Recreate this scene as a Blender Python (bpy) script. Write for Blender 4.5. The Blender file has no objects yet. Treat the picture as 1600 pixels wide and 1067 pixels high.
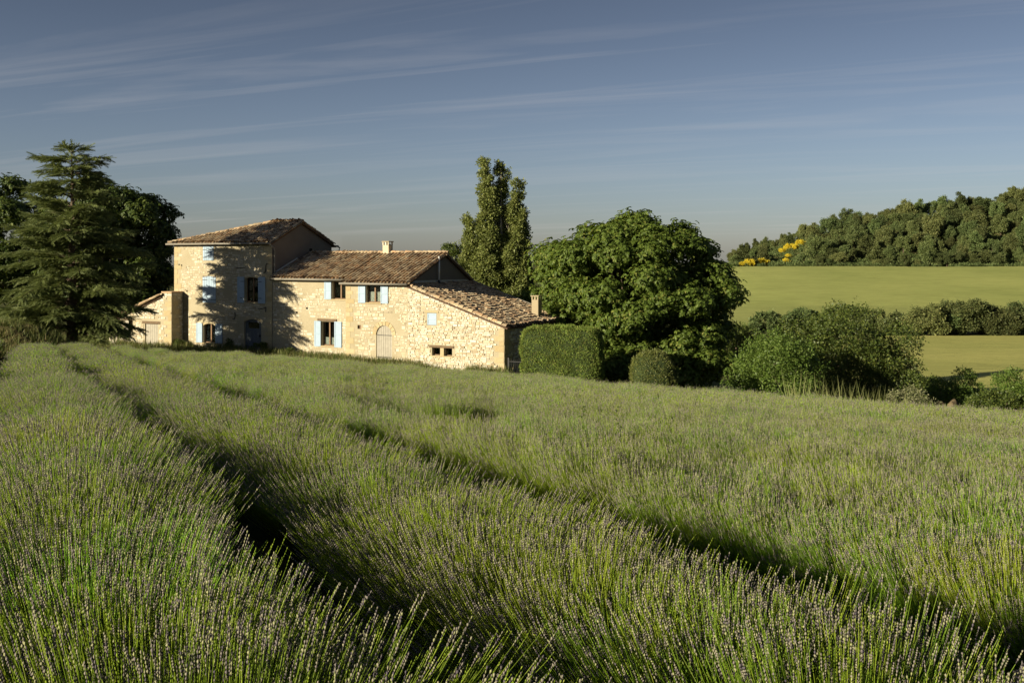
import bpy, math, random
import numpy as np
from mathutils import Vector
R = math.radians
random.seed(7)
rng = np.random.default_rng(7)
SC = bpy.context.scene
COL = SC.collection

# ------------------------------------------------------------------ camera, sky, sun, exposure
cam_d = bpy.data.cameras.new('camera')
cam = bpy.data.objects.new('camera', cam_d)
COL.objects.link(cam)
cam.location = (0, 0, 0)
cam.rotation_euler = (R(90), 0, 0)          # level camera, lens shifted down like a view camera
cam_d.sensor_width = 36
cam_d.lens = 35
cam_d.shift_y = -133.5 / 1600
cam_d.clip_start = 0.05
cam_d.clip_end = 9000
SC.camera = cam

SUN_AZ, SUN_EL = 55.0, 15.0                 # sun stands behind the camera, to its left
world = bpy.data.worlds.new('World')
SC.world = world
world.use_nodes = True
nt = world.node_tree
nt.nodes.clear()
def N(tree, typ, **kw):
    n = tree.nodes.new(typ)
    for k, v in kw.items():
        setattr(n, k, v)
    return n
sky = N(nt, 'ShaderNodeTexSky', sky_type='NISHITA', sun_disc=False)
sky.sun_elevation = R(SUN_EL)
sky.sun_rotation = R(180 + SUN_AZ)
sky.altitude = 300
sky.air_density = 1.0
sky.dust_density = 0.6
sky.ozone_density = 3.0
out = N(nt, 'ShaderNodeOutputWorld')
bg = N(nt, 'ShaderNodeBackground')
bg.inputs['Strength'].default_value = 0.05
# thin cirrus: noise stretched along the wind on a flat cloud layer
tc = N(nt, 'ShaderNodeTexCoord')
sep = N(nt, 'ShaderNodeSeparateXYZ')
nt.links.new(tc.outputs['Generated'], sep.inputs[0])
zc = N(nt, 'ShaderNodeMath', operation='MAXIMUM'); zc.inputs[1].default_value = 0.02
nt.links.new(sep.outputs['Z'], zc.inputs[0])
za = N(nt, 'ShaderNodeMath', operation='ADD'); za.inputs[1].default_value = 0.06
nt.links.new(zc.outputs[0], za.inputs[0])
dx = N(nt, 'ShaderNodeMath', operation='DIVIDE'); dy = N(nt, 'ShaderNodeMath', operation='DIVIDE')
nt.links.new(sep.outputs['X'], dx.inputs[0]); nt.links.new(za.outputs[0], dx.inputs[1])
nt.links.new(sep.outputs['Y'], dy.inputs[0]); nt.links.new(za.outputs[0], dy.inputs[1])
cmb = N(nt, 'ShaderNodeCombineXYZ')
nt.links.new(dx.outputs[0], cmb.inputs[0]); nt.links.new(dy.outputs[0], cmb.inputs[1])
def cloud_noise(rot, sx, sy, scale, detail, loc=(0, 0, 0)):
    m0 = N(nt, 'ShaderNodeMapping'); m0.inputs['Rotation'].default_value = (0, 0, rot); m0.inputs['Location'].default_value = loc
    m1 = N(nt, 'ShaderNodeMapping'); m1.inputs['Scale'].default_value = (sx, sy, 1)
    nt.links.new(cmb.outputs[0], m0.inputs[0]); nt.links.new(m0.outputs[0], m1.inputs[0])
    n = N(nt, 'ShaderNodeTexNoise'); n.inputs['Scale'].default_value = scale; n.inputs['Detail'].default_value = detail
    n.inputs['Roughness'].default_value = 0.58; n.inputs['Distortion'].default_value = 0.7
    nt.links.new(m1.outputs[0], n.inputs['Vector'])
    return n
n1 = cloud_noise(R(22), 0.26, 1.9, 1.0, 9, (3.1, 6.2, 0))
n2 = cloud_noise(R(24), 0.045, 0.22, 1.0, 3, (4.0, 2.1, 0))
r1 = N(nt, 'ShaderNodeMapRange'); r1.inputs[1].default_value = 0.50; r1.inputs[2].default_value = 0.84
r2 = N(nt, 'ShaderNodeMapRange'); r2.inputs[1].default_value = 0.33; r2.inputs[2].default_value = 0.66
nt.links.new(n1.outputs['Fac'], r1.inputs[0]); nt.links.new(n2.outputs['Fac'], r2.inputs[0])
mm = N(nt, 'ShaderNodeMath', operation='MULTIPLY')
nt.links.new(r1.outputs[0], mm.inputs[0]); nt.links.new(r2.outputs[0], mm.inputs[1])
mf = N(nt, 'ShaderNodeMath', operation='MULTIPLY'); mf.inputs[1].default_value = 0.40
nt.links.new(mm.outputs[0], mf.inputs[0])
cmix = N(nt, 'ShaderNodeMix', data_type='RGBA')
nt.links.new(mf.outputs[0], cmix.inputs[0])
tint = N(nt, 'ShaderNodeMix', data_type='RGBA', blend_type='MULTIPLY'); tint.inputs[0].default_value = 1
tint.inputs[7].default_value = (0.97, 0.96, 1.10, 1)
nt.links.new(sky.outputs[0], tint.inputs[6])
hsv = N(nt, 'ShaderNodeHueSaturation'); hsv.inputs['Saturation'].default_value = 0.76; hsv.inputs['Value'].default_value = 0.78
zr = N(nt, 'ShaderNodeMapRange', interpolation_type='SMOOTHSTEP'); zr.inputs[1].default_value = 0.0; zr.inputs[2].default_value = 0.30; zr.inputs[3].default_value = 0.86; zr.inputs[4].default_value = 0.50
nt.links.new(sep.outputs['Z'], zr.inputs[0]); nt.links.new(zr.outputs[0], hsv.inputs['Value'])
nt.links.new(tint.outputs[2], hsv.inputs['Color']); nt.links.new(hsv.outputs[0], cmix.inputs[6])
cmix.inputs[7].default_value = (7.0, 6.6, 6.4, 1)
nt.links.new(cmix.outputs[2], bg.inputs['Color'])
nt.links.new(bg.outputs[0], out.inputs[0])

sun_d = bpy.data.lights.new('sun', 'SUN')
sun_d.energy = 5.0
sun_d.angle = R(0.53)
sun_d.color = (1.0, 0.89, 0.66)
sun = bpy.data.objects.new('sun', sun_d)
COL.objects.link(sun)
_a, _e = R(SUN_AZ), R(SUN_EL)
SUNDIR = Vector((math.sin(_a) * math.cos(_e), math.cos(_a) * math.cos(_e), -math.sin(_e)))
sun.rotation_euler = SUNDIR.to_track_quat('-Z', 'Y').to_euler()

SC.view_settings.view_transform = 'Standard'
SC.view_settings.look = 'None'
SC.view_settings.exposure = 0.88
SC.view_settings.gamma = 1.0
SC.view_settings.use_curve_mapping = False
SC.cycles.max_bounces = 8
SC.cycles.diffuse_bounces = 4
SC.cycles.transmission_bounces = 6
SC.cycles.transparent_max_bounces = 8

# ------------------------------------------------------------------ small helpers
def new_obj(name, me, parent=None, mat=None):
    o = bpy.data.objects.new(name, me)
    COL.objects.link(o)
    if parent is not None:
        o.parent = parent
    if mat is not None:
        for m in (mat if isinstance(mat, (list, tuple)) else [mat]):
            me.materials.append(m)
    return o
def tag(o, label=None, cat=None, group=None, kind=None):
    if label: o['label'] = label
    if cat: o['category'] = cat
    if group: o['group'] = group
    if kind: o['kind'] = kind
    return o
def empty(name, loc, rz=0.0):
    o = bpy.data.objects.new(name, None)
    COL.objects.link(o)
    o.location = loc
    o.rotation_euler = (0, 0, rz)
    o.empty_display_size = 0.3
    return o
def np_mesh(name, verts, faces, matidx=None, smooth=False):
    """faces: (F,k) array, or a list of such arrays"""
    verts = np.asarray(verts, dtype=np.float32).reshape(-1, 3)
    fl = faces if isinstance(faces, list) else [faces]
    fl = [np.asarray(f, dtype=np.int32) for f in fl if len(f)]
    me = bpy.data.meshes.new(name)
    me.vertices.add(len(verts))
    me.vertices.foreach_set('co', verts.ravel())
    loops = np.concatenate([f.ravel() for f in fl])
    tot = np.concatenate([np.full(len(f), f.shape[1], dtype=np.int32) for f in fl])
    start = np.concatenate([[0], np.cumsum(tot)[:-1]]).astype(np.int32)
    me.loops.add(len(loops))
    me.loops.foreach_set('vertex_index', loops)
    me.polygons.add(len(tot))
    me.polygons.foreach_set('loop_start', start)
    if matidx is not None:
        me.polygons.foreach_set('material_index', np.asarray(matidx, dtype=np.int32))
    if smooth:
        me.polygons.foreach_set('use_smooth', np.ones(len(tot), dtype=bool))
    me.update(calc_edges=True)
    return me
class MB:
    """collects quads / polygons in python lists"""
    def __init__(s): s.v, s.f = [], []
    def poly(s, pts):
        n = len(s.v); s.v += [tuple(p) for p in pts]; s.f.append(tuple(range(n, n + len(pts))))
    def box(s, x0, x1, y0, y1, z0, z1):
        n = len(s.v)
        s.v += [(x0,y0,z0),(x1,y0,z0),(x1,y1,z0),(x0,y1,z0),(x0,y0,z1),(x1,y0,z1),(x1,y1,z1),(x0,y1,z1)]
        s.f += [tuple(n+i for i in q) for q in ((0,3,2,1),(4,5,6,7),(0,1,5,4),(1,2,6,5),(2,3,7,6),(3,0,4,7))]
    def tube(s, pts, rad, k=8, cap=True):
        pts = [Vector(p) for p in pts]
        rad = rad if isinstance(rad, (list, tuple)) else [rad] * len(pts)
        base = len(s.v); up = None
        for i, p in enumerate(pts):
            t = (pts[min(i+1, len(pts)-1)] - pts[max(i-1, 0)]).normalized()
            if up is None or abs(up.dot(t)) > 0.95:
                up = Vector((0, 0, 1)) if abs(t.z) < 0.9 else Vector((1, 0, 0))
            a = t.cross(up).normalized(); b = t.cross(a); up = -b
            for j in range(k):
                q = 2 * math.pi * j / k
                s.v.append(tuple(p + (a * math.cos(q) + b * math.sin(q)) * rad[i]))
        for i in range(len(pts) - 1):
            for j in range(k):
                j2 = (j + 1) % k
                s.f.append((base+i*k+j, base+i*k+j2, base+(i+1)*k+j2, base+(i+1)*k+j))
        if cap:
            s.f.append(tuple(base + j for j in range(k))[::-1])
            s.f.append(tuple(base + (len(pts)-1)*k + j for j in range(k)))
    def build(s, name, mat=None, parent=None, smooth=False, bevel=0):
        me = bpy.data.meshes.new(name)
        me.from_pydata(s.v, [], s.f)
        if smooth:
            me.polygons.foreach_set('use_smooth', [True] * len(me.polygons))
        me.update()
        o = new_obj(name, me, parent, mat)
        if bevel:
            m = o.modifiers.new('bevel', 'BEVEL'); m.width = bevel; m.segments = 1
        return o
def unit(a): return a / np.maximum(np.linalg.norm(a, axis=-1, keepdims=True), 1e-9)
def frames(fwd, upish):
    """matrices whose columns are (right, fwd, up)"""
    f = unit(fwd); r = unit(np.cross(f, upish)); u = np.cross(r, f)
    return np.stack([r, f, u], axis=-1)
def scatter(tv, tf, pos, mats, scale):
    """copies of template (tv verts, tf faces) at pos with matrices and scales (N,) or (N,3)"""
    n = len(pos); scale = np.asarray(scale, dtype=float)
    sc = scale[:, None, None] if scale.ndim == 1 else scale[:, None, :]
    v = np.einsum('nij,nkj->nki', mats, tv[None] * sc) + pos[:, None, :]
    f = tf[None] + (np.arange(n) * len(tv))[:, None, None]
    return v.reshape(-1, 3), f.reshape(-1, tf.shape[1])
def sphere_dirs(n, r=rng, zmin=-1.0):
    z = r.uniform(zmin, 1, n); a = r.uniform(0, 2*np.pi, n); q = np.sqrt(1 - z*z)
    return np.stack([q*np.cos(a), q*np.sin(a), z], 1)
def smooth(a, b, x):
    t = np.clip((x - a) / (b - a), 0, 1); return t*t*(3-2*t)
def vnoise(x, y, s=0):
    return (np.sin(x*1.7+s+1.3*np.sin(y*1.1+s*2)) + np.sin(y*2.3-s+1.7*np.sin(x*0.9+s)) + 0.5*np.sin(x*4.1+y*3.3+s*3)) / 2.5

# ------------------------------------------------------------------ materials
def mat(name):
    m = bpy.data.materials.new(name); m.use_nodes = True
    t = m.node_tree; t.nodes.clear()
    o = N(t, 'ShaderNodeOutputMaterial')
    return m, t, o
def ramp(t, stops, interp='LINEAR'):
    r = N(t, 'ShaderNodeValToRGB'); r.color_ramp.interpolation = interp
    e = r.color_ramp.elements
    while len(e) < len(stops): e.new(0.5)
    for i, (p, c) in enumerate(stops):
        e[i].position = p; e[i].color = (*c, 1)
    return r
def obj_coord(t, scale=(1, 1, 1)):
    c = N(t, 'ShaderNodeTexCoord'); m = N(t, 'ShaderNodeMapping'); m.inputs['Scale'].default_value = scale
    t.links.new(c.outputs['Object'], m.inputs[0]); return m.outputs[0]
def noise(t, vec, scale, detail=4, rough=0.55):
    n = N(t, 'ShaderNodeTexNoise'); n.inputs['Scale'].default_value = scale; n.inputs['Detail'].default_value = detail; n.inputs['Roughness'].default_value = rough
    if vec is not None: t.links.new(vec, n.inputs['Vector'])
    return n
def mixc(t, fac, a, b, mode='MIX'):
    m = N(t, 'ShaderNodeMix', data_type='RGBA', blend_type=mode)
    for sock, v in ((0, fac), (6, a), (7, b)):
        if hasattr(v, 'is_output') or isinstance(v, bpy.types.NodeSocket): t.links.new(v, m.inputs[sock])
        elif sock == 0: m.inputs[0].default_value = v
        else: m.inputs[sock].default_value = (*v, 1)
    return m.outputs[2]
def rand_fac(t, obj=True, isl=True):
    """a random number per loose piece and per object"""
    g = N(t, 'ShaderNodeNewGeometry'); oi = N(t, 'ShaderNodeObjectInfo')
    if isl and obj:
        a = N(t, 'ShaderNodeMath', operation='ADD'); f = N(t, 'ShaderNodeMath', operation='FRACT')
        t.links.new(g.outputs['Random Per Island'], a.inputs[0]); t.links.new(oi.outputs['Random'], a.inputs[1]); t.links.new(a.outputs[0], f.inputs[0])
        return f.outputs[0]
    return g.outputs['Random Per Island'] if isl else oi.outputs['Random']
def principled(t, o, col, rough=0.8, spec=0.25, bump=None, bstr=0.3, bdist=0.02):
    p = N(t, 'ShaderNodeBsdfPrincipled')
    if isinstance(col, bpy.types.NodeSocket): t.links.new(col, p.inputs['Base Color'])
    else: p.inputs['Base Color'].default_value = (*col, 1)
    p.inputs['Roughness'].default_value = rough
    p.inputs['Specular IOR Level'].default_value = spec
    if bump is not None:
        b = N(t, 'ShaderNodeBump'); b.inputs['Strength'].default_value = bstr; b.inputs['Distance'].default_value = bdist
        t.links.new(bump, b.inputs['Height']); t.links.new(b.outputs[0], p.inputs['Normal'])
    if o is not None: t.links.new(p.outputs[0], o.inputs[0])
    return p
def leaf_mat(name, stops, trans=0.3, rough=0.5, spec=0.35, obj_shift=0.0, patch=0.0, patch_scale=0.4):
    m, t, o = mat(name)
    r = ramp(t, stops); t.links.new(rand_fac(t, obj=False), r.inputs[0])
    col = r.outputs[0]
    if obj_shift:
        oi = N(t, 'ShaderNodeObjectInfo')
        h = N(t, 'ShaderNodeHueSaturation')
        mr = N(t, 'ShaderNodeMapRange'); mr.inputs[3].default_value = 1 - obj_shift; mr.inputs[4].default_value = 1 + obj_shift
        t.links.new(oi.outputs['Random'], mr.inputs[0]); t.links.new(mr.outputs[0], h.inputs['Value'])
        m2 = N(t, 'ShaderNodeMath', operation='MULTIPLY'); m2.inputs[1].default_value = 7.31
        f2 = N(t, 'ShaderNodeMath', operation='FRACT'); t.links.new(oi.outputs['Random'], m2.inputs[0]); t.links.new(m2.outputs[0], f2.inputs[0])
        mh = N(t, 'ShaderNodeMapRange'); mh.inputs[3].default_value = 0.482; mh.inputs[4].default_value = 0.53
        t.links.new(f2.outputs[0], mh.inputs[0]); t.links.new(mh.outputs[0], h.inputs['Hue'])
        t.links.new(col, h.inputs['Color']); col = h.outputs[0]
    if patch:
        n = noise(t, obj_coord(t), patch_scale, 2)
        mr = N(t, 'ShaderNodeMapRange'); mr.inputs[1].default_value = 0.35; mr.inputs[2].default_value = 0.65; mr.inputs[3].default_value = 1 - patch; mr.inputs[4].default_value = 1 + patch
        t.links.new(n.outputs[0], mr.inputs[0])
        h = N(t, 'ShaderNodeHueSaturation'); t.links.new(mr.outputs[0], h.inputs['Value']); t.links.new(col, h.inputs['Color']); col = h.outputs[0]
    p = principled(t, None, col, rough, spec)
    tr = N(t, 'ShaderNodeBsdfTranslucent')
    hs = N(t, 'ShaderNodeHueSaturation'); hs.inputs['Value'].default_value = 1.25; hs.inputs['Saturation'].default_value = 1.1; hs.inputs['Hue'].default_value = 0.49
    t.links.new(col, hs.inputs['Color']); t.links.new(hs.outputs[0], tr.inputs['Color'])
    mx = N(t, 'ShaderNodeMixShader'); mx.inputs[0].default_value = trans
    t.links.new(p.outputs[0], mx.inputs[1]); t.links.new(tr.outputs[0], mx.inputs[2]); t.links.new(mx.outputs[0], o.inputs[0])
    return m
def plain(name, col, rough=0.7, spec=0.3, var=0.15, scale=6.0, metal=0.0, bstr=0.15):
    m, t, o = mat(name)
    n = noise(t, obj_coord(t), scale, 5)
    c = mixc(t, n.outputs[0], tuple(x*(1-var*1.6) for x in col), tuple(min(1, x*(1+var)) for x in col))
    p = principled(t, o, c, rough, spec, n.outputs[0], bstr, 0.01)
    p.inputs['Metallic'].default_value = metal
    return m

def stone_mat(name, stops):
    m, t, o = mat(name)
    r = ramp(t, stops); t.links.new(rand_fac(t), r.inputs[0])
    v = obj_coord(t)
    n = noise(t, v, 9, 6, 0.65); n2 = noise(t, v, 1.1, 3)
    c = mixc(t, n.outputs[0], (0.62, 0.58, 0.52), (1.25, 1.24, 1.2))
    c = mixc(t, 1.0, r.outputs[0], c, 'MULTIPLY')
    s = N(t, 'ShaderNodeMapRange'); s.inputs[1].default_value = 0.55; s.inputs[2].default_value = 0.8; s.inputs[4].default_value = 0.45
    t.links.new(n2.outputs[0], s.inputs[0])
    c = mixc(t, s.outputs[0], c, (0.42, 0.31, 0.16))
    principled(t, o, c, 0.92, 0.1, n.outputs[0], 0.6, 0.03)
    return m
M_STONE = stone_mat('limestone', [(0.0, (0.330,0.284,0.210)), (0.2, (0.471,0.429,0.340)), (0.55, (0.612,0.576,0.497)), (0.75, (0.519,0.446,0.314)), (0.92, (0.582,0.535,0.435)), (1.0, (0.345,0.275,0.184))])
M_STONE2 = stone_mat('pale_limestone', [(0.0, (0.393,0.357,0.283)), (0.25, (0.629,0.607,0.540)), (0.6, (0.582,0.543,0.454)), (0.88, (0.519,0.437,0.308)), (1.0, (0.313,0.252,0.180))])
M_QUOIN = stone_mat('cut_limestone', [(0.0, (0.408,0.338,0.207)), (0.5, (0.471,0.402,0.265)), (1.0, (0.393,0.313,0.183))])
def mortar_mat(name, a, b, k):
    m, t, o = mat(name)
    v = obj_coord(t)
    n = noise(t, v, 0.7, 6, 0.6); n2 = noise(t, v, 14, 5, 0.7)
    c = mixc(t, n.outputs[0], a, b)
    c = mixc(t, 1.0, c, mixc(t, n2.outputs[0], (k, k, k), (1.15, 1.14, 1.12)), 'MULTIPLY')
    principled(t, o, c, 0.95, 0.05, n2.outputs[0], 0.5, 0.02)
    return m
M_MORTAR = mortar_mat('lime_mortar', (0.334,0.278,0.175), (0.488,0.435,0.316), 0.6)
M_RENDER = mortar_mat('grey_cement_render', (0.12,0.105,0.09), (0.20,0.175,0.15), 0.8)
M_FLASH = plain('pale_cement_band', (0.42,0.40,0.36), 0.9, 0.1)
def tile_mat():
    m, t, o = mat('clay_roof_tile')
    r = ramp(t, [(0.0, (0.15,0.105,0.07)), (0.2, (0.38,0.26,0.155)), (0.42, (0.52,0.41,0.26)), (0.56, (0.27,0.20,0.13)), (0.76, (0.60,0.50,0.34)), (0.92, (0.50,0.31,0.17)), (1.0, (0.15,0.12,0.085))])
    t.links.new(rand_fac(t, obj=False), r.inputs[0])
    v = obj_coord(t)
    n = noise(t, v, 5, 6, 0.7); n2 = noise(t, v, 0.9, 3)
    mr = N(t, 'ShaderNodeMapRange'); mr.inputs[1].default_value = 0.48; mr.inputs[2].default_value = 0.7; mr.inputs[4].default_value = 0.75
    t.links.new(n.outputs[0], mr.inputs[0])
    c = mixc(t, mr.outputs[0], r.outputs[0], (0.30,0.25,0.17))
    c = mixc(t, 1.0, c, mixc(t, n2.outputs[0], (0.6,0.57,0.55), (1.2,1.2,1.2)), 'MULTIPLY')
    principled(t, o, c, 0.9, 0.15, n.outputs[0], 0.5, 0.02)
    return m
M_TILE = tile_mat()
M_TILEBASE = plain('shaded_tile_deck', (0.10,0.065,0.045), 0.95, 0.05)  # dark deck colour paints the shade in the channels between tiles
M_BLUE = plain('blue_painted_wood', (0.314,0.408,0.503), 0.55, 0.3, 0.10, 3)
M_GREYWOOD = plain('grey_weathered_wood', (0.36,0.33,0.27), 0.85, 0.1, 0.2, 5)
M_BROWNWOOD = plain('brown_window_wood', (0.19,0.11,0.055), 0.6, 0.3)
M_OLDBEAM = plain('old_oak_beam', (0.17,0.12,0.075), 0.9, 0.1, 0.3, 5)
M_DOORDARK = plain('dark_painted_door', (0.10,0.115,0.13), 0.6, 0.3)
M_IRON = plain('black_iron', (0.02,0.02,0.02), 0.6, 0.4)
M_ZINC = plain('zinc_gutter', (0.21,0.19,0.155), 0.55, 0.4)
M_STEEL = plain('stainless_flue', (0.66,0.64,0.60), 0.45, 0.5, 0.05, 3, 0.3)
M_CURTAIN = plain('white_curtain', (0.72,0.70,0.64), 0.9, 0.1)
M_ROOM = plain('shade_black', (0.02,0.018,0.015), 0.95, 0.05)  # near-black colour stands for the shade of rooms and holes
M_PLASTER = mortar_mat('chimney_render', (0.302,0.245,0.158), (0.396,0.331,0.223), 0.8)
M_BARK = plain('grey_brown_bark', (0.14,0.105,0.075), 0.95, 0.1, 0.35, 8, bstr=0.6)
M_PALEBARK = plain('pale_bark', (0.30,0.26,0.20), 0.95, 0.1, 0.3, 8, bstr=0.5)
def glass_mat():
    m, t, o = mat('window_glass')
    g = N(t, 'ShaderNodeBsdfGlossy'); g.inputs['Roughness'].default_value = 0.04; g.inputs['Color'].default_value = (0.8,0.85,0.9,1)
    tr = N(t, 'ShaderNodeBsdfTransparent'); tr.inputs['Color'].default_value = (0.75,0.78,0.76,1)
    f = N(t, 'ShaderNodeFresnel'); f.inputs['IOR'].default_value = 1.5
    mx = N(t, 'ShaderNodeMixShader')
    t.links.new(f.outputs[0], mx.inputs[0]); t.links.new(tr.outputs[0], mx.inputs[1]); t.links.new(g.outputs[0], mx.inputs[2]); t.links.new(mx.outputs[0], o.inputs[0])
    return m
M_GLASS = glass_mat()

# foliage
M_CHEST = leaf_mat('chestnut_leaf', [(0, (0.065,0.10,0.016)), (0.55, (0.10,0.15,0.026)), (0.9, (0.15,0.20,0.036)), (1, (0.22,0.22,0.055))], 0.4, 0.5, 0.25)
M_SHADECHEST = leaf_mat('shaded_chestnut_leaf', [(0, (0.035,0.058,0.012)), (0.7, (0.06,0.09,0.017)), (1, (0.12,0.145,0.03))], 0.25, 0.5, 0.25)  # the cedar's shade is put into this darker leaf colour
M_CEDAR = leaf_mat('cedar_needle', [(0, (0.085,0.115,0.038)), (0.6, (0.15,0.185,0.06)), (1, (0.22,0.245,0.09))], 0.25, 0.6, 0.25)
M_POPLAR = leaf_mat('poplar_leaf', [(0, (0.099,0.125,0.036)), (0.6, (0.172,0.205,0.054)), (1, (0.264,0.277,0.090))], 0.3, 0.5, 0.25)
M_HEDGE = leaf_mat('cypress_leaf', [(0, (0.137,0.196,0.042)), (0.7, (0.200,0.274,0.058)), (1, (0.263,0.246,0.075))], 0.3, 0.8, 0.15, patch=0.3, patch_scale=1.3)
M_BUSH = leaf_mat('box_leaf', [(0, (0.085,0.105,0.025)), (0.6, (0.14,0.165,0.036)), (1, (0.21,0.21,0.065))], 0.25, 0.5, 0.35)
M_LIGHTSHRUB = leaf_mat('light_green_leaf', [(0, (0.070,0.120,0.021)), (0.6, (0.113,0.175,0.030)), (1, (0.155,0.209,0.048))], 0.35, 0.5, 0.3)
M_DARKSHRUB = leaf_mat('dark_green_leaf', [(0, (0.04,0.065,0.013)), (0.6, (0.075,0.105,0.02)), (1, (0.13,0.15,0.03))], 0.25, 0.5, 0.3)
M_PALESHRUB = leaf_mat('pale_olive_leaf', [(0, (0.14,0.15,0.07)), (1, (0.24,0.24,0.13))], 0.25, 0.6, 0.2)
M_WOOD = leaf_mat('hazed_oak_leaf', [(0, (0.065,0.085,0.03)), (0.6, (0.105,0.13,0.042)), (1, (0.16,0.17,0.06))], 0.25, 0.6, 0.2, obj_shift=0.36)  # leaf colour lightened to paint thin haze over the far hill
M_BROOM = leaf_mat('yellow_broom_flower', [(0, (0.30,0.26,0.03)), (0.5, (0.62,0.50,0.03)), (1, (0.72,0.58,0.05))], 0.2, 0.6, 0.2)
M_GRASS = leaf_mat('long_grass', [(0, (0.07,0.095,0.025)), (0.6, (0.12,0.145,0.04)), (0.9, (0.20,0.19,0.075)), (1, (0.30,0.25,0.12))], 0.3, 0.6, 0.2)
M_STRAW = leaf_mat('pale_grass_stalk', [(0, (0.150,0.176,0.056)), (1, (0.255,0.264,0.104))], 0.3, 0.6, 0.2)
M_CORE = plain('shade_dark_inner_leaves', (0.040,0.056,0.022), 0.9, 0.05, 0.4, 18, bstr=0.8)  # leaf green kept extra dark, painting shade into furrow flanks and hedge cores

# ------------------------------------------------------------------ terrain
P0 = np.array([-16.87, 70.0, 0.0])                  # front right corner of the tower
TH = R(28)
DU = np.array([math.cos(TH), -math.sin(TH), 0]); DW = np.array([math.sin(TH), math.cos(TH), 0])
HZ = -7.3                                           # local zero of the house
def fw(u, w, z=0.0):                                # house plan (along facade, depth, height) to world
    return P0 + DU*u + DW*w + np.array([0, 0, HZ + z])
CF = (-0.0999990687, -0.0463389383, -3.98392255e-05, -3.74493183e-04, 1.39312541e-05)
ROWH = 0.80
def crest(x, y):
    yy = np.clip(y, -5, 90); xx = np.clip(x, -60, 45)
    return -0.95 + CF[0]*yy + CF[1]*xx + CF[2]*yy*yy + CF[3]*xx*yy + CF[4]*xx*xx
def edge_y(x): return np.where(x < 18.5, 46.3 - 0.83*(x - 5.9), 35.8 - 0.6*(x - 18.5))
HILLX = [90, 114, 140, 170, 206, 251, 290, 400]; HILLZ = [-14, -2.5, 6.5, 13, 17.5, 24.5, 29, 36]
def ground(x, y):
    x = np.asarray(x, dtype=float); y = np.asarray(y, dtype=float)
    f = crest(x, y) - ROWH + 0.03*vnoise(x*1.3, y*1.3)
    u = (x - P0[0])*DU[0] + (y - P0[1])*DU[1]; w = (x - P0[0])*DW[0] + (y - P0[1])*DW[1]
    h = np.interp(u, [-40, -12, 0, 19, 30], [-6.6, -6.85, -6.95, -7.35, -8.2]) + np.interp(w, [9, 30, 80], [0, -2.0, -7.0]) + 0.05*vnoise(x*0.6, y*0.6, 2)
    left = f*(1 - smooth(-7.5, -3.0, w)) + h*smooth(-7.5, -3.0, w)
    q = y - edge_y(x)
    v = np.interp(q, [0.5, 4, 15, 60, 100], [0, -0.9, -2.2, -6.5, -8.8]) + f*(1 - smooth(0, 30, q)) - 6.4*smooth(0, 30, q) + 0.06*vnoise(x*0.7, y*0.7, 1)
    s = smooth(4, 13, x)
    near = left*(1 - s) + v*s
    vy = np.interp(y, [100, 137, 187, 215, 290, 420, 430], [-13.5, -15, -15, -15.3, -15, -4.9, -4.6])
    vy = np.where(y > 215, -15.3 + (vy + 15.3)*smooth(30, 95, x), vy)
    hx = np.interp(x*500/np.maximum(y, 300), HILLX, HILLZ)
    hill = vy + (np.maximum(hx, -4.6) - vy)*smooth(425, 505, y)
    hill = np.where((y > 425) & (x*500/np.maximum(y, 300) < 114), vy + (hx - vy)*smooth(425, 470, y), hill)
    far = np.where(y > 425, hill, vy)
    far = far + (-32 - far)*smooth(560, 900, y)
    k = smooth(88, 130, y)
    return near*(1 - k) + far*k
def gz(x, y): return float(ground(np.array([x]), np.array([y]))[0])
def at(px, Z):                                       # x of a sight line at depth Z
    return (px - 800) / 1556.0 * Z

def sheet(name, xs, ys, m, dz=0.0, keep=None, **kw):
    X, Y = np.meshgrid(xs, ys)
    Zz = ground(X, Y) + dz
    v = np.stack([X, Y, Zz], -1).reshape(-1, 3)
    nx, ny = len(xs), len(ys)
    i = (np.arange(ny - 1)[:, None]*nx + np.arange(nx - 1)[None]).ravel()
    f = np.stack([i, i+1, i+nx+1, i+nx], 1)
    if keep is not None:
        c = v[f].mean(1); f = f[keep(c[:, 0], c[:, 1])]
        used = np.unique(f); mp = np.zeros(len(v), int); mp[used] = np.arange(len(used)); v = v[used]; f = mp[f]
    return new_obj(name, np_mesh(name, v, f, smooth=True), None, m)
def ground_mat():
    m, t, o = mat('soil_and_rough_grass')
    v = obj_coord(t)
    n = noise(t, v, 0.35, 6, 0.6); n2 = noise(t, v, 6, 5, 0.7)
    r = ramp(t, [(0.35, (0.055,0.07,0.022)), (0.5, (0.085,0.095,0.03)), (0.62, (0.13,0.115,0.05)), (0.75, (0.20,0.15,0.08))])
    t.links.new(n.outputs[0], r.inputs[0])
    c = mixc(t, 1.0, r.outputs[0], mixc(t, n2.outputs[0], (0.55,0.55,0.55), (1.3,1.3,1.3)), 'MULTIPLY')
    principled(t, o, c, 0.95, 0.05, n2.outputs[0], 0.8, 0.08)
    return m
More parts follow.
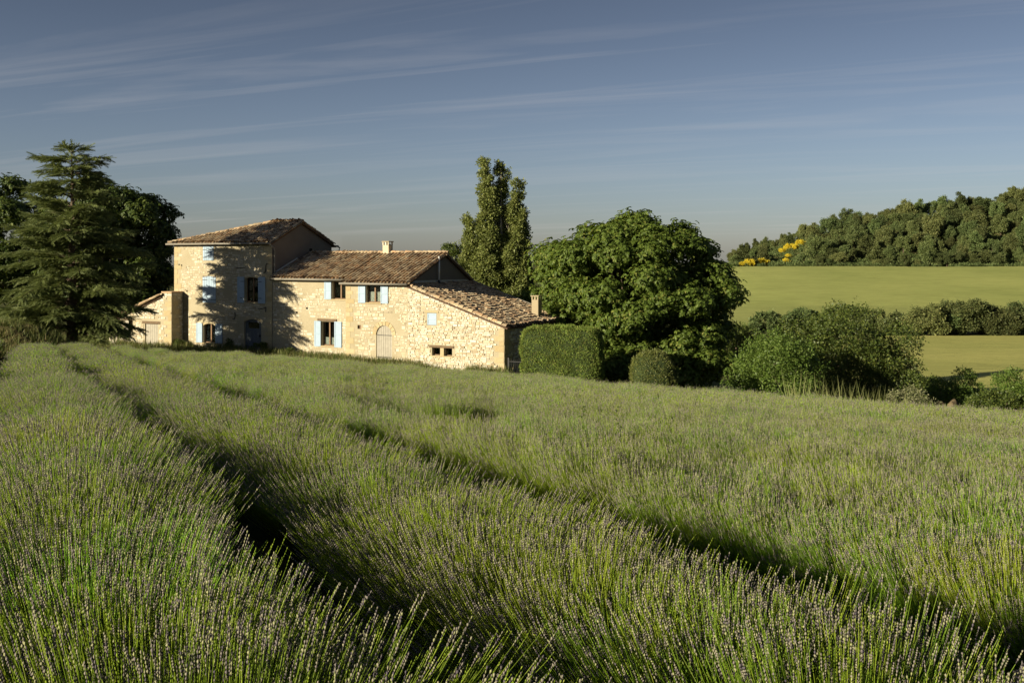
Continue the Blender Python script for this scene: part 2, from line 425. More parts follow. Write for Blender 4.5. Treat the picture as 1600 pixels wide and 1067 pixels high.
def crop_mat(name, a, b, streak):
    m, t, o = mat(name)
    v = obj_coord(t, (0.008, 0.055, 0.055)); v2 = obj_coord(t, (0.12, 0.5, 0.5)); v3 = obj_coord(t, (0.03, 0.03, 0.03))
    n = noise(t, v, 3.0, 6, 0.65); n2 = noise(t, v2, 1.2, 6, 0.75); n3 = noise(t, v3, 0.7, 3)
    c = mixc(t, n.outputs[0], a, b)
    mr = N(t, 'ShaderNodeMapRange'); mr.inputs[1].default_value = 0.6; mr.inputs[2].default_value = 0.72; mr.inputs[4].default_value = 0.7
    t.links.new(n.outputs[0], mr.inputs[0])
    c = mixc(t, mr.outputs[0], c, streak)
    c = mixc(t, 1.0, c, mixc(t, n2.outputs[0], (0.5,0.54,0.5), (1.45,1.42,1.4)), 'MULTIPLY')
    c = mixc(t, 1.0, c, mixc(t, n3.outputs[0], (0.62,0.70,0.62), (1.36,1.28,1.36)), 'MULTIPLY')
    principled(t, o, c, 0.9, 0.05, n2.outputs[0], 1.0, 0.4)
    return m
xs = np.unique(np.concatenate([np.linspace(-900, -60, 30), np.arange(-60, 60, 0.75), np.linspace(60, 320, 80), np.linspace(320, 1500, 25)]))
ys = np.unique(np.concatenate([np.linspace(-60, -4, 12), np.arange(-4, 90, 0.75), np.linspace(90, 560, 130), np.linspace(560, 4500, 30)]))
tag(sheet('ground', xs, ys, ground_mat()), kind='structure')
M_CROP = crop_mat('green_barley', (0.291,0.327,0.099), (0.408,0.420,0.141), (0.244,0.281,0.079))
M_CROP2 = crop_mat('ripening_barley', (0.338,0.349,0.106), (0.459,0.440,0.146), (0.555,0.494,0.207))
tag(sheet('far_barley_field', np.linspace(40, 330, 120), np.linspace(205, 425, 110), M_CROP, 0.45,
          lambda x, y: y < 421 + 2*np.sin(x*0.06) - 0.0*x), kind='structure')
tag(sheet('near_barley_field', np.linspace(28, 170, 90), np.linspace(104, 186, 80), M_CROP2, 0.12,
          lambda x, y: x > 0.335*y + 1.5*np.sin(y*0.3)), kind='structure')

# ------------------------------------------------------------------ farmhouse
house = empty('farmhouse', fw(0, 0, 0), -TH)
tag(house, 'old limestone farmhouse with a tower, blue shutters and clay tile roofs', 'farmhouse')
ZB = -0.6
H = lambda z: z - HZ
STONES = []      # (rect corners, mesh verts, faces, mat, area)
def wall(name, segs, holes, w, parent, m, zb=ZB, depth=0.45, reveal=0.28, flip=None):
    """front skin with openings; segs = [(u, ztop) ...]; holes = (u0,u1,z0,z1[,arch])"""
    b = MB()
    us = sorted({u for u, _ in segs} | {h[0] for h in holes} | {h[1] for h in holes})
    top = lambda u: float(np.interp(u, [s[0] for s in segs], [s[1] for s in segs]))
    P = (lambda u, z, dw=0.0: (u, w + dw, z)) if flip is None else flip
    for a, c in zip(us[:-1], us[1:]):
        hs = sorted([h for h in holes if h[0] <= a + 1e-6 and h[1] >= c - 1e-6], key=lambda h: h[2])
        z = zb
        for h in hs:
            if h[2] > z: b.poly([P(a, z), P(c, z), P(c, h[2]), P(a, h[2])])
            z = h[3]
        b.poly([P(a, z), P(c, z), P(c, top(c)), P(a, top(a))])
    for h in holes:
        u0, u1, z0, z1 = h[:4]
        b.poly([P(u0, z0), P(u0, z0, reveal), P(u0, z1, reveal), P(u0, z1)])
        b.poly([P(u1, z0), P(u1, z1), P(u1, z1, reveal), P(u1, z0, reveal)])
        b.poly([P(u0, z0), P(u1, z0), P(u1, z0, reveal), P(u0, z0, reveal)])
        b.poly([P(u0, z1), P(u0, z1, reveal), P(u1, z1, reveal), P(u1, z1)])
        # dark room behind the opening
    return b.build(name, m, parent)
def rubble(segs, holes, P, m, hmin, hmax, wmin, wmax, prob, proud, seed, quoin=(), gap=0.02, zb=-0.1, owner=None, bare=None):
    """courses of irregular stones over a facade"""
    r = random.Random(seed)
    us = [s[0] for s in segs]; zs = [s[1] for s in segs]
    top = lambda u: float(np.interp(u, us, zs))
    z = zb
    hs = [(h[0]-0.04, h[1]+0.04, h[2]-0.03, h[3]+0.03) for h in holes]
    for (qu, sgn) in quoin:                    # big cut corner stones
        zq = zb; k = 0
        while zq < top(qu) - 0.3:
            hh = r.uniform(0.26, 0.40); ww = (0.72 if k % 2 else 0.42) * r.uniform(0.85, 1.1)
            a, c = (qu + 0.005, qu + ww) if sgn > 0 else (qu - ww, qu - 0.005)
            if not any(h[0] < c and h[1] > a and h[2] < zq+hh and h[3] > zq for h in hs):
                add_stone(a, c, zq, min(zq + hh, top(qu)-0.03), P, M_QUOIN, 0.015, r, 0.006, owner)
                hs.append((a, c, zq, zq+hh))
            zq += hh; k += 1
    base_holes = hs
    while z < max(zs):
        hh = r.uniform(hmin, hmax)
        u = min(us) + r.uniform(-0.2, 0.0)
        while u < max(us):
            ww = r.uniform(wmin, wmax) * (1.5 if r.random() < 0.12 else 1)
            a, c = max(u, min(us) + 0.01), min(u + ww, max(us) - 0.01)
            u += ww
            if c - a < 0.07: continue
            zt = z + hh*r.uniform(0.85, 1.08)
            if zt > min(top(a), top(c)) - 0.02:
                zt = min(top(a), top(c)) - 0.02
            if zt - z < 0.05: continue
            if any(h[0] < c and h[1] > a and h[2] < zt and h[3] > z for h in base_holes):
                continue
            if r.random() > prob: continue
            if bare is not None and vnoise(np.float64(u*0.9), np.float64(z*0.9), seed) > bare: continue
            g = gap*r.uniform(0.5, 1.5)
            parts = [(a, c, z, zt)]
            if zt - z > 0.13 and r.random() < 0.45:
                q = z + (zt-z)*r.uniform(0.35, 0.65); parts = [(a, c, z, q), (a, c, q, zt)]
                if c - a > 0.3 and r.random() < 0.6:
                    q2 = a + (c-a)*r.uniform(0.35, 0.65); parts[1:] = [(a, q2, q, zt), (q2, c, q, zt)]
            for (pa, pc_, pz, pt) in parts:
                add_stone(pa+g/2, pc_-g/2, pz+g/2, pt-g/2, P, m, proud*r.uniform(0.2, 1.5), r, 0.016, owner)
        z += hh
def add_stone(a, c, z0, z1, P, m, pr, r, jit, owner):
    j = lambda s=jit: r.uniform(-s, s)
    if r.random() < 0.5 and (c-a) > 0.12:      # five-sided outline, no two alike
        t = r.uniform(0.3, 0.7); ring = [(a+j(), z0+j()), (c+j(), z0+j()), (c+j(), z1+j()), (a+(c-a)*t, z1+abs(j())*0.6), (a+j(), z1-abs(j()))]
    else:
        ring = [(a+j(), z0+j()), (c+j(), z0+j()), (c+j(), z1+j()), (a+j(), z1+j())]
    cx = sum(p[0] for p in ring)/len(ring); cz = sum(p[1] for p in ring)/len(ring)
    k = len(ring); ins = min(0.022, (z1-z0)*0.14)
    v = [P(u, z, 0.01) for u, z in ring]
    for u, z in ring:
        du, dz = cx-u, cz-z; L = math.hypot(du, dz) + 1e-6
        v.append(P(u + du/L*ins, z + dz/L*ins, -pr + j(0.004)))
    f = [tuple(range(k, 2*k))] + [(i, (i+1) % k, k+(i+1) % k, k+i) for i in range(k)]
    STONES.append((owner, (c-a)*(z1-z0), v, f, m))
def flush_stones(root, wall_of, limit=300):
    """the largest stones as parts of their wall, the rest joined"""
    mine = sorted([s for s in STONES if s[0][0] is root], key=lambda s: -s[1])
    for i, (own, ar, v, f, m) in enumerate(mine):
        if i >= limit: break
        ax = np.mean(np.array(v), 0)
        me = bpy.data.meshes.new('stone'); me.from_pydata([tuple(np.array(q) - ax) for q in v], [], f); me.update()
        o = new_obj('stone', me, own[1], m); o.location = ax
    rest = {}
    for own, ar, v, f, m in mine[limit:]:
        b = rest.setdefault((own[1].name, m.name), (own[1], m, MB()))[2]
        n = len(b.v); b.v += v; b.f += [tuple(n+i for i in q) for q in f]
    for own, m, b in rest.values():
        tag(b.build('stone_rubble', m, own), kind='stuff')

FP = lambda w: (lambda u, z, dw=0.0: (u, w + dw, z))
# --- openings (u0,u1,z0,z1), heights above the local zero
T_UP = (-6.59, -5.51, H(-0.33), H(0.73)); T_MID = (-6.62, -5.30, H(-3.42), H(-1.47)); T_OPEN = (-2.50, -1.27, H(-3.30), H(-1.52))
T_GF = (-6.57, -5.35, H(-6.35), H(-4.93)); T_DOOR = (-2.62, -1.0, H(-6.95), H(-4.5))
tower_h = [T_UP, T_MID, T_OPEN, T_GF, T_DOOR]
tower_s = [(-9.51, H(0.88)), (0, H(0.88))]
w_tower = wall('front_wall', tower_s, tower_h, 0, house, M_MORTAR)
tag(w_tower, 'tower front wall in flush pointed stone')
rubble(tower_s, tower_h, FP(0), M_STONE, 0.11, 0.21, 0.13, 0.38, 0.9, 0.012, 1, [(-9.51, 1), (0, -1)], 0.035, 0.0, (house, w_tower), 0.45)
M1_UP = (5.25, 6.50, H(-2.92), H(-1.76)); M1_LOW = (4.35, 5.46, H(-6.10), H(-4.46))
m1_h = [M1_UP, M1_LOW]; m1_s = [(0.0, H(-1.42)), (6.81, H(-1.42))]
w_m1 = wall('front_wall', m1_s, m1_h, 0.04, house, M_MORTAR)
rubble(m1_s, m1_h + [(4.0, 5.7, H(-4.44), H(-4.26))], FP(0.04), M_STONE, 0.11, 0.21, 0.13, 0.38, 0.86, 0.012, 2, (), 0.035, 0.0, (house, w_m1), 0.3)
M2_UP = (8.50, 9.66, H(-3.05), H(-1.84)); M2_HOLE = (7.79, 8.08, H(-4.82), H(-4.57)); M2_DOOR = (9.31, 10.56, H(-6.74), H(-4.53))
m2_h = [M2_UP, M2_HOLE, M2_DOOR]; m2_s = [(6.81, H(-1.62)), (11.78, H(-1.62))]
w_m2 = wall('front_wall', m2_s, m2_h, -0.5, house, M_MORTAR)
rubble(m2_s, m2_h, FP(-0.5), M_STONE, 0.12, 0.24, 0.14, 0.42, 0.9, 0.018, 3, [(6.81, 1)], 0.035, -0.2, (house, w_m2), 0.5)
L_SH = (13.26, 13.96, H(-4.39), H(-3.62)); L_W1 = (13.62, 14.25, H(-6.30), H(-5.80)); L_W2 = (14.53, 15.12, H(-6.30), H(-5.80))
l_h = [L_SH, L_W1, L_W2]; l_s = [(11.78, H(-1.78)), (18.84, H(-4.22))]
w_l = wall('front_wall', l_s, l_h, -0.5, house, M_MORTAR)
rubble(l_s, l_h + [(13.42, 15.26, H(-5.80), H(-5.66)), (13.1, 14.1, H(-3.62), H(-3.5))], FP(-0.5), M_STONE2, 0.08, 0.18, 0.12, 0.36, 0.985, 0.038, 4, [(18.84, -1)], 0.02, -0.3, (house, w_l))
# step between the two parts of the main range
b = MB(); b.poly([(6.81, 0.04, ZB), (6.81, -0.5, ZB), (6.81, -0.5, H(-1.62)), (6.81, 0.04, H(-1.42))]); b.build('side_wall', M_MORTAR, house)
# lean-to right wall (rubble, in shade)
RP = lambda s, z, dw=0.0: (18.84 - dw, s, z)
r_s = [(-0.5, H(-4.22)), (7.4, H(-4.22))]
w_r = wall('side_wall', r_s, [], 0, house, M_MORTAR, flip=RP)
rubble(r_s, [], RP, M_STONE2, 0.12, 0.22, 0.15, 0.44, 0.985, 0.03, 5, [(-0.5, 1)], 0.02, -0.3, (house, w_r))
# gables, grey render
b = MB()
TW = 6.65
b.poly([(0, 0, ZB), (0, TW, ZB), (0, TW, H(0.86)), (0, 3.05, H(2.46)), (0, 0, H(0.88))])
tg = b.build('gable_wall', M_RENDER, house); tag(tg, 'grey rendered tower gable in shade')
b = MB(); b.box(-0.02, 0.012, 4.05, 4.35, H(0.05), H(0.55)); b.build('vent_shade_patch', M_ROOM, house)  # solid black slab, its colour stands for the shade inside a vent
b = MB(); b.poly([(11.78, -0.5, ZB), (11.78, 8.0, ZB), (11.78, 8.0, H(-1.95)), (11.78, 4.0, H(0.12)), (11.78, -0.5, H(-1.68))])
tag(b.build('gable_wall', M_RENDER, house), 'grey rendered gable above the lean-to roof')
b = MB()
b.poly([(11.80, -0.42, H(-1.85)), (11.80, 7.9, H(-1.95)), (11.80, 7.7, H(-1.66)), (11.80, -0.3, H(-1.6))])
b.poly([(11.80, -0.3, H(-1.6)), (11.80, 7.7, H(-1.66)), (11.78, 7.7, H(-1.66)), (11.78, -0.3, H(-1.6))])
b.build('flashing', M_FLASH, house)
# back and left walls
b = MB()
b.poly([(-9.51, 0, ZB), (-9.51, 0, H(0.88)), (-9.51, TW, H(0.86)), (-9.51, TW, ZB)])
b.poly([(-9.51, TW, ZB), (-9.51, TW, H(0.86)), (0, TW, H(0.86)), (0, TW, ZB)])
b.poly([(0, 8.0, ZB), (0, 8.0, H(-1.95)), (11.78, 8.0, H(-1.95)), (11.78, 8.0, ZB)])
b.poly([(11.78, 7.4, ZB), (11.78, 7.4, H(-1.9)), (18.84, 7.4, H(-4.22)), (18.84, 7.4, ZB)])
b.poly([(0, TW, ZB), (0, TW, H(-1.4)), (0, 8.0, H(-1.95)), (0, 8.0, ZB)])
b.build('back_wall', M_RENDER, house)

# --- roofs
def tile_template(L=0.46, r0=0.102, r1=0.080, k=5):
    v, f = [], []
    for i, (y, r) in enumerate(((0, r0), (L, r1))):
        for j in range(k + 1):
            a = math.pi*j/k; v.append((r*math.cos(a), y, r*math.sin(a)*1.2 - (0.0 if i == 0 else 0.018)))
    for j in range(k): f.append((j, j+1, k+2+j, k+1+j))
    return np.array(v), np.array(f)
TV, TF = tile_template()
TV2 = TV.copy(); TV2[:, 2] = -TV2[:, 2]*0.5 + 0.02          # channel tiles, hollow side up
def roof(name, A, B, Dv, inside, parent, spacing=0.285, expo=0.37, seed=0, label=None, over=None):
    """A->B eave, Dv: up-slope vector (full length). inside(s,t) in metres along eave / up the slope"""
    r = np.random.default_rng(seed)
    A, B, Dv = map(lambda q: np.array(q, float), (A, B, Dv))
    e = B - A; Le = np.linalg.norm(e); e /= Le
    L = np.linalg.norm(Dv); dv = Dv/L; n = np.cross(e, dv)
    S, T = np.meshgrid(np.arange(spacing/2, Le, spacing), np.arange(-0.03, L - 0.1, expo))
    S = S + r.normal(0, 0.008, S.shape) + 0.012*np.sin(T*2 + S*0.7); T = T + r.normal(0, 0.02, T.shape)
    T = T + r.uniform(0, expo*0.55, (1, S.shape[1]))
    s, t = S.ravel(), T.ravel(); k = inside(s, t + 0.15); s, t = s[k], t[k]
    sag = 0.03*np.sin(s*0.55 + seed)*np.sin(np.pi*np.clip(t/L, 0, 1))
    def put(tv, ds, lift):
        m = len(s)
        pos = A + e*(s + ds)[:, None] + dv*t[:, None] + n*(lift + sag + r.normal(0, 0.006, m))[:, None]
        fwd = dv + e*r.normal(0, 0.04, (m, 1)) + n*r.normal(-0.01, 0.025, (m, 1))
        mt = frames(fwd, np.repeat(n[None], m, 0))
        return scatter(tv, TF, pos, mt, r.uniform(0.92, 1.1, m))
    v1, f1 = put(TV, 0, 0.045); v2, f2 = put(TV2, spacing/2, 0.0)
    # deck below the tiles, with thickness
    b = MB()
    return b, np.concatenate([v1, v2]), np.concatenate([f1, f2 + len(v1)]), (A, e, dv, n, Le, L)
def finish_roof(deck_poly, data, parent, label=None, thick=0.10):
    b = MB(); n = data[3][3]
    up = [np.array(p, float) - n*0.07 for p in deck_poly]; lo = [p - n*thick for p in up]
    b.poly(up); b.poly(lo[::-1])
    for i in range(len(up)):
        j = (i+1) % len(up); b.poly([up[i], lo[i], lo[j], up[j]])
    o = b.build('roof', M_TILEBASE, parent)
    if label: tag(o, label)
    tl = new_obj('tile', np_mesh('tile', data[1], data[2]), o, M_TILE)
    tag(tl, kind='stuff')
    return o
def ridge(pts, parent, seed=0):
    """half-round ridge tiles along a line"""
    r = np.random.default_rng(seed)
    a, c = map(lambda q: np.array(q, float), pts); L = np.linalg.norm(c-a); n = int(L/0.36)
    tt = (np.arange(n) + 0.0)/n
    pos = a + (c-a)*tt[:, None] + np.array([0, 0, 0.03]) + r.normal(0, 0.008, (n, 3))
    fwd = np.repeat(((c-a)/L)[None], n, 0) + r.normal(0, 0.03, (n, 3))
    v, f = scatter(TV*np.array([1.45, 1.0, 1.3]), TF, pos, frames(fwd, np.repeat(np.array([[0, 0, 1.0]]), n, 0)), np.ones(n))
    tag(new_obj('ridge_tile', np_mesh('ridge_tile', v, f), parent, M_TILE), kind='stuff')

# tower roof: eave, ridge, hip on the left
EZ = H(0.93); RZ = H(2.52); RW = 3.05; EO = -0.36
A = (-9.72, EO, EZ); B = (0.20, EO, EZ); D = (0, RW-EO, RZ-EZ); HIPU = -2.6
Ls = math.hypot(RW-EO, RZ-EZ)
dat = roof('r', A, B, D, lambda s, t: (s > (t/Ls)*(HIPU+9.72)), house, seed=1)
rf = finish_roof([A, B, (0.20, RW, RZ), (HIPU, RW, RZ)], dat, house, 'hipped tower roof of weathered clay tiles')
ridge([(HIPU, RW, RZ+0.03), (0.2, RW, RZ+0.03)], rf, 1); ridge([A, (HIPU, RW, RZ)], rf, 2)
BW = TW + 0.36
A2 = (0.20, BW, H(0.80)); B2 = (-9.72, BW, H(0.80)); D2 = (0, RW-BW, RZ-H(0.80)); L2 = math.hypot(RW-BW, RZ-H(0.8))
dat = roof('r', A2, B2, D2, lambda s, t: (s < 9.92 - (t/L2)*(HIPU+9.72)), house, seed=2)
finish_roof([A2, B2, (HIPU, RW, RZ), (0.20, RW, RZ)], dat, house)
A3 = np.array((-9.72, BW, H(0.80))); B3 = np.array((-9.72, EO, EZ)); apex = np.array((HIPU, RW, RZ))
e3 = (B3-A3)/np.linalg.norm(B3-A3); L3 = np.linalg.norm(B3-A3); sa = float((apex-A3)@e3); D3 = apex - (A3 + e3*sa); H3 = np.linalg.norm(D3)
dat = roof('r', A3, B3, D3, lambda s, t: (s > t/H3*sa) & (s < L3 - t/H3*(L3-sa)), house, seed=3)
finish_roof([A3, B3, apex], dat, house)
# main range roof
mz = lambda w: H(-1.62) + (w+0.5)*0.400
RM = mz(4.0)
A = (0.02, -0.32, mz(-0.32)); B = (6.62, -0.32, mz(-0.32)); D = (0, 4.32, RM - mz(-0.32))
dat = roof('r', A, B, D, lambda s, t: s > -1, house, seed=4)
rf1 = finish_roof([A, B, (6.62, 4.0, RM), (0.02, 4.0, RM)], dat, house, 'low tiled roof of the main range beside the tower')
ridge([(1.0, 4.0, RM+0.03), (6.7, 4.0, RM+0.03)], rf1, 5)
A = (6.62, -0.86, mz(-0.86)); B = (11.98, -0.86, mz(-0.86)); D = (0, 4.86, RM - mz(-0.86))
dat = roof('r', A, B, D, lambda s, t: s > -1, house, seed=5)
rf2 = finish_roof([A, B, (11.98, 4.0, RM), (6.62, 4.0, RM)], dat, house)
ridge([(6.7, 4.0, RM+0.03), (11.98, 4.0, RM+0.03)], rf2, 6)
A = (11.98, 8.3, H(-2.1)); B = (0.02, 8.3, H(-2.1)); D = (0, -4.3, RM - H(-2.1))
dat = roof('r', A, B, D, lambda s, t: s > -1, house, seed=6)
finish_roof([A, B, (0.02, 4.0, RM), (11.98, 4.0, RM)], dat, house)
# lean-to roof slopes down to the right
lz = lambda u: H(-1.86) - (u-11.78)*0.333
A = (19.15, -0.62, lz(19.15)); B = (19.15, 7.6, lz(19.15)); D = (11.80-19.15, 0, lz(11.80)-lz(19.15))
dat = roof('r', A, B, D, lambda s, t: s > -1, house, seed=7)
rf3 = finish_roof([A, B, (11.80, 7.6, lz(11.80)), (11.80, -0.62, lz(11.80))], dat, house, 'lean-to roof sloping down to the right')
b = MB(); b.tube([(11.85, 7.62, lz(11.85)+0.1), (19.1, 7.62, lz(19.1)+0.1)], 0.07, 6); b.build('verge_flashing', M_ZINC, house)
# verge tiles over the lean-to's front edge
ridge([(19.1, -0.60, lz(19.1)-0.0), (11.9, -0.60, lz(11.9)-0.0)], rf3, 8)
# gutters and downpipes
def gutter(a, c, r=0.075):
    b = MB(); b.tube([a, c], r, 8); b.build('gutter', M_ZINC, house, smooth=True)
gutter((-9.9, EO-0.07, EZ-0.06), (0.25, EO-0.07, EZ-0.06))
gutter((0.25, -0.39, mz(-0.32)-0.06), (6.6, -0.39, mz(-0.32)-0.06))
gutter((6.62, -0.93, mz(-0.86)-0.06), (12.0, -0.93, mz(-0.86)-0.06))
gutter((0.30, BW+0.07, H(0.74)), (-9.9, BW+0.07, H(0.74)))
b = MB(); b.tube([(0.16, EO-0.05, EZ-0.1), (0.18, -0.05, EZ-0.35), (0.10, 0.15, EZ-0.6), (0.10, 0.16, mz(0.1)+0.2), (0.10, -0.05, mz(-0.3)+0.1)], 0.05, 8); b.build('downpipe', M_ZINC, house, smooth=True)
b = MB(); b.tube([(0.22, BW+0.07, H(0.74)), (0.22, BW+0.35, H(0.62)), (0.22, BW+0.30, H(0.42)), (0.12, BW-0.30, H(0.2)), (0.12, BW-0.30, H(-1.5))], 0.06, 8); b.build('downpipe', M_ZINC, house, smooth=True)
b = MB(); b.tube([(0.06, 0.3, mz(0.3)+0.16), (0.06, 2.6, mz(2.6)+0.2)], 0.07, 6); b.build('flashing', M_FLASH, house)
# chimneys
def chimney(u, w, zb, zt, sx, sy, label, m=M_PLASTER, slot=True):
    b = MB(); b.box(u-sx/2, u+sx/2, w-sy/2, w+sy/2, zb, zt-0.28)
    o = b.build('chimney', m, house, bevel=0.015); tag(o, label)
    b = MB()
    for a in (-1, 1):
        for c in (-1, 1):
            b.box(u+a*sx*0.5-(0.08 if a > 0 else 0), u+a*sx*0.5+(0.08 if a < 0 else 0), w+c*sy*0.5-(0.08 if c > 0 else 0), w+c*sy*0.5+(0.08 if c < 0 else 0), zt-0.28, zt-0.07)
    b.box(u-0.05, u+0.05, w-sy/2, w-sy/2+0.08, zt-0.28, zt-0.07)
    b.box(u-sx/2+0.1, u+sx/2-0.1, w-sy/2+0.1, w+sy/2-0.1, zt-0.28, zt-0.2)
    b.build('chimney_vent', m, o)
    b = MB(); b.box(u-sx/2-0.05, u+sx/2+0.05, w-sy/2-0.05, w+sy/2+0.05, zt-0.07, zt); b.build('chimney_cap', M_PLASTER, o, bevel=0.012)
chimney(7.05, 4.0, RM-0.4, RM+0.86, 0.52, 0.52, 'square stone chimney on the main ridge', M_STONE)
chimney(18.15, 5.3, lz(18.15)-0.4, H(-2.62), 0.50, 0.55, 'pale rendered chimney at the low end of the lean-to')
b = MB(); b.tube([(11.98, 2.95, lz(11.98)), (11.98, 2.95, H(-0.02))], 0.065, 10); fl = b.build('flue_pipe', M_STEEL, house, smooth=True)
b = MB(); b.tube([(11.98, 2.95, lz(11.98)), (11.98, 2.95, lz(11.98)+0.3)], [0.16, 0.07], 10); b.build('flue_collar', M_IRON, fl)

# --- windows, shutters, doors
def shutter(u0, u1, z0, z1, w, parent=house, arch=0.0, proud=0.05, panel=True):
    b = MB(); wf = w - proud
    b.box(u0, u1, wf, wf+0.035, z0, z1 - arch)
    if arch:
        n = len(b.v); b.box(u0, u1, wf, wf+0.035, z1-arch, z1-arch+0.001)
    if panel:
        m = 0.085; 
        b.box(u0, u0+m, wf-0.018, wf-0.001, z0, z1-arch); b.box(u1-m, u1, wf-0.018, wf-0.001, z0, z1-arch)
        for za in (z0, z0+(z1-z0)*0.5-0.04, z1-arch-0.09):
            b.box(u0+m, u1-m, wf-0.018, wf-0.001, za, za+0.09)
    o = b.build('shutter', M_BLUE, parent, bevel=0.006)
    return o
def hinges(o, ua, ub, zs, w):
    for z in zs:
        b = MB(); b.box(ua, ub, w-0.085, w-0.072, z-0.018, z+0.018); b.build('hinge', M_IRON, o)
def plank_shutter(u0, u1, z0, z1, w, side, arch=0.0):
    """one leaf of closed plank shutters, tops following a shallow arch"""
    b = MB(); n = 3; ww = (u1-u0)/n
    for i in range(n):
        a = u0 + i*ww
        t = ((a + ww/2 - (u0 if side < 0 else u1))/(u1-u0))
        zt = z1 - arch*(1 - abs(t)) if arch else z1
        b.box(a+0.006, a+ww-0.006, w-0.03, w+0.01, z0, zt)
    o = b.build('shutter', M_BLUE, house, bevel=0.005)
    for z in (z0+0.22, z1-0.28):
        c = MB(); (c.box(u0, u0+(u1-u0)*0.75, w-0.042, w-0.031, z-0.02, z+0.02) if side < 0 else c.box(u1-(u1-u0)*0.75, u1, w-0.042, w-0.031, z-0.02, z+0.02)); c.build('hinge', M_IRON, o)
    return o
def window(h, w, label=None, curtain=0.0, sill=True, parent=house, mullion=True):
    u0, u1, z0, z1 = h; wd = w + 0.20; t = 0.06
    b = MB()
    b.box(u0, u0+t, wd, wd+0.06, z0, z1); b.box(u1-t, u1, wd, wd+0.06, z0, z1)
    b.box(u0+t, u1-t, wd, wd+0.06, z0, z0+t); b.box(u0+t, u1-t, wd, wd+0.06, z1-t, z1)
    um = (u0+u1)/2
    if mullion: b.box(um-0.055, um+0.055, wd-0.012, wd+0.058, z0+t, z1-t)
    o = b.build('window', M_BROWNWOOD, parent, bevel=0.006)
    if label: tag(o, label)
    for a, c in (((u0+t, um-0.055), (um+0.055, u1-t)) if mullion else ((u0+t, u1-t),)):
        p = MB(); p.box(a, c, wd+0.025, wd+0.031, z0+t, z1-t); p.build('pane', M_GLASS, o)
        if curtain:
            q = MB(); k = 10; zt = z0+t+(z1-z0)*curtain
            for i in range(k):
                ya = wd+0.10+0.02*(i % 2); yb = wd+0.10+0.02*((i+1) % 2)
                q.poly([(a+(c-a)*i/k, ya, z0+t), (a+(c-a)*(i+1)/k, yb, z0+t), (a+(c-a)*(i+1)/k, yb, zt), (a+(c-a)*i/k, ya, zt)])
            q.build('curtain', M_CURTAIN, o)
    r = MB(); r.box(u0-0.15, u1+0.15, wd+0.5, wd+0.52, z0-0.15, z1+0.15); r.box(u0-0.15, u1+0.15, wd+0.08, wd+0.5, z0-0.15, z0-0.10); r.build('room_back', M_ROOM, o)  # dark panel with the unlit room's shade put into its colour
    if sill:
        s = MB(); s.box(u0-0.08, u1+0.08, w-0.06, w+0.1, z0-0.09, z0-0.002); s.build('sill', M_QUOIN, o, bevel=0.01)
    return o
# tower
for (h, arch) in ((T_UP, 0.0), (T_MID, 0.09)):
    u0, u1, z0, z1 = h; um = (u0+u1)/2
    plank_shutter(u0+0.01, um-0.006, z0, z1, 0.0, -1, arch); plank_shutter(um+0.006, u1-0.01, z0, z1, 0.0, 1, arch)
    b = MB(); b.box(u0+0.02, u1-0.02, 0.05, 0.1, z0+0.02, z1-0.02); b.build('window', M_BROWNWOOD, house)
window(T_OPEN, 0.0, 'open dark window on the tower middle floor')
a = shutter(-3.20, -2.56, T_OPEN[2]-0.06, T_OPEN[3]+0.03, 0.0); hinges(a, -2.9, -2.52, (T_OPEN[2]+0.3, T_OPEN[3]-0.3), 0)
a = shutter(-1.24, -0.60, T_OPEN[2]-0.06, T_OPEN[3]+0.03, 0.0); hinges(a, -1.28, -0.9, (T_OPEN[2]+0.3, T_OPEN[3]-0.3), 0)
window(T_GF, 0.0, 'ground floor tower window with white curtains', 0.35)
a = shutter(-7.22, -6.62, T_GF[2], T_GF[3], 0.0); a = shutter(-5.32, -4.66, T_GF[2], T_GF[3], 0.0)
def arch_lintel(h, w, rise, mtl=M_QUOIN, name='arch'):
    """masonry that closes the square head of an opening down to a segmental arch"""
    u0, u1, z0, z1 = h; n = 10; b = MB(); um = (u0+u1)/2
    pt = lambda i: (u0 + (u1-u0)*i/n, z1 - rise*((2*i/n-1)**2))
    for i in range(n):
        (a, za), (c, zc) = pt(i), pt(i+1)
        b.poly([(a, w-0.004, za), (c, w-0.004, zc), (c, w-0.004, z1+0.04), (a, w-0.004, z1+0.04)])
        b.poly([(a, w-0.004, za), (a, w+0.3, za), (c, w+0.3, zc), (c, w-0.004, zc)])
    b.build(name, mtl, house)
arch_lintel(T_GF, 0, 0.16); arch_lintel(T_DOOR, 0, 0.22); arch_lintel(T_OPEN, 0, 0.10); arch_lintel(T_MID, -0.045, 0.09) if False else None
def plank_door(h, w, label, m, n, arch, light=False, wd=0.16):
    u0, u1, z0, z1 = h; o = None
    b = MB(); b.box(u0+0.005, u1-0.005, w+wd+0.045, w+wd+0.07, z0, z1); o = b.build('door', m, house); tag(o, label)
    ww = (u1-u0)/n
    for i in range(n):
        a = u0 + i*ww
        p = MB(); p.box(a+0.008, a+ww-0.008, w+wd, w+wd+0.04, z0, z1); p.build('plank', m, o)
    return o
dd = plank_door(T_DOOR, 0, 'dark grey tower door under a low arch', M_DOORDARK, 5, 0.2)
b = MB(); b.box(-2.3, -1.32, 0.135, 0.152, H(-5.15), H(-4.72)); b.build('pane', M_GLASS, dd)
b = MB(); b.box(-1.28, -1.2, 0.08, 0.15, H(-5.75), H(-5.6)); b.build('handle', M_IRON, dd)
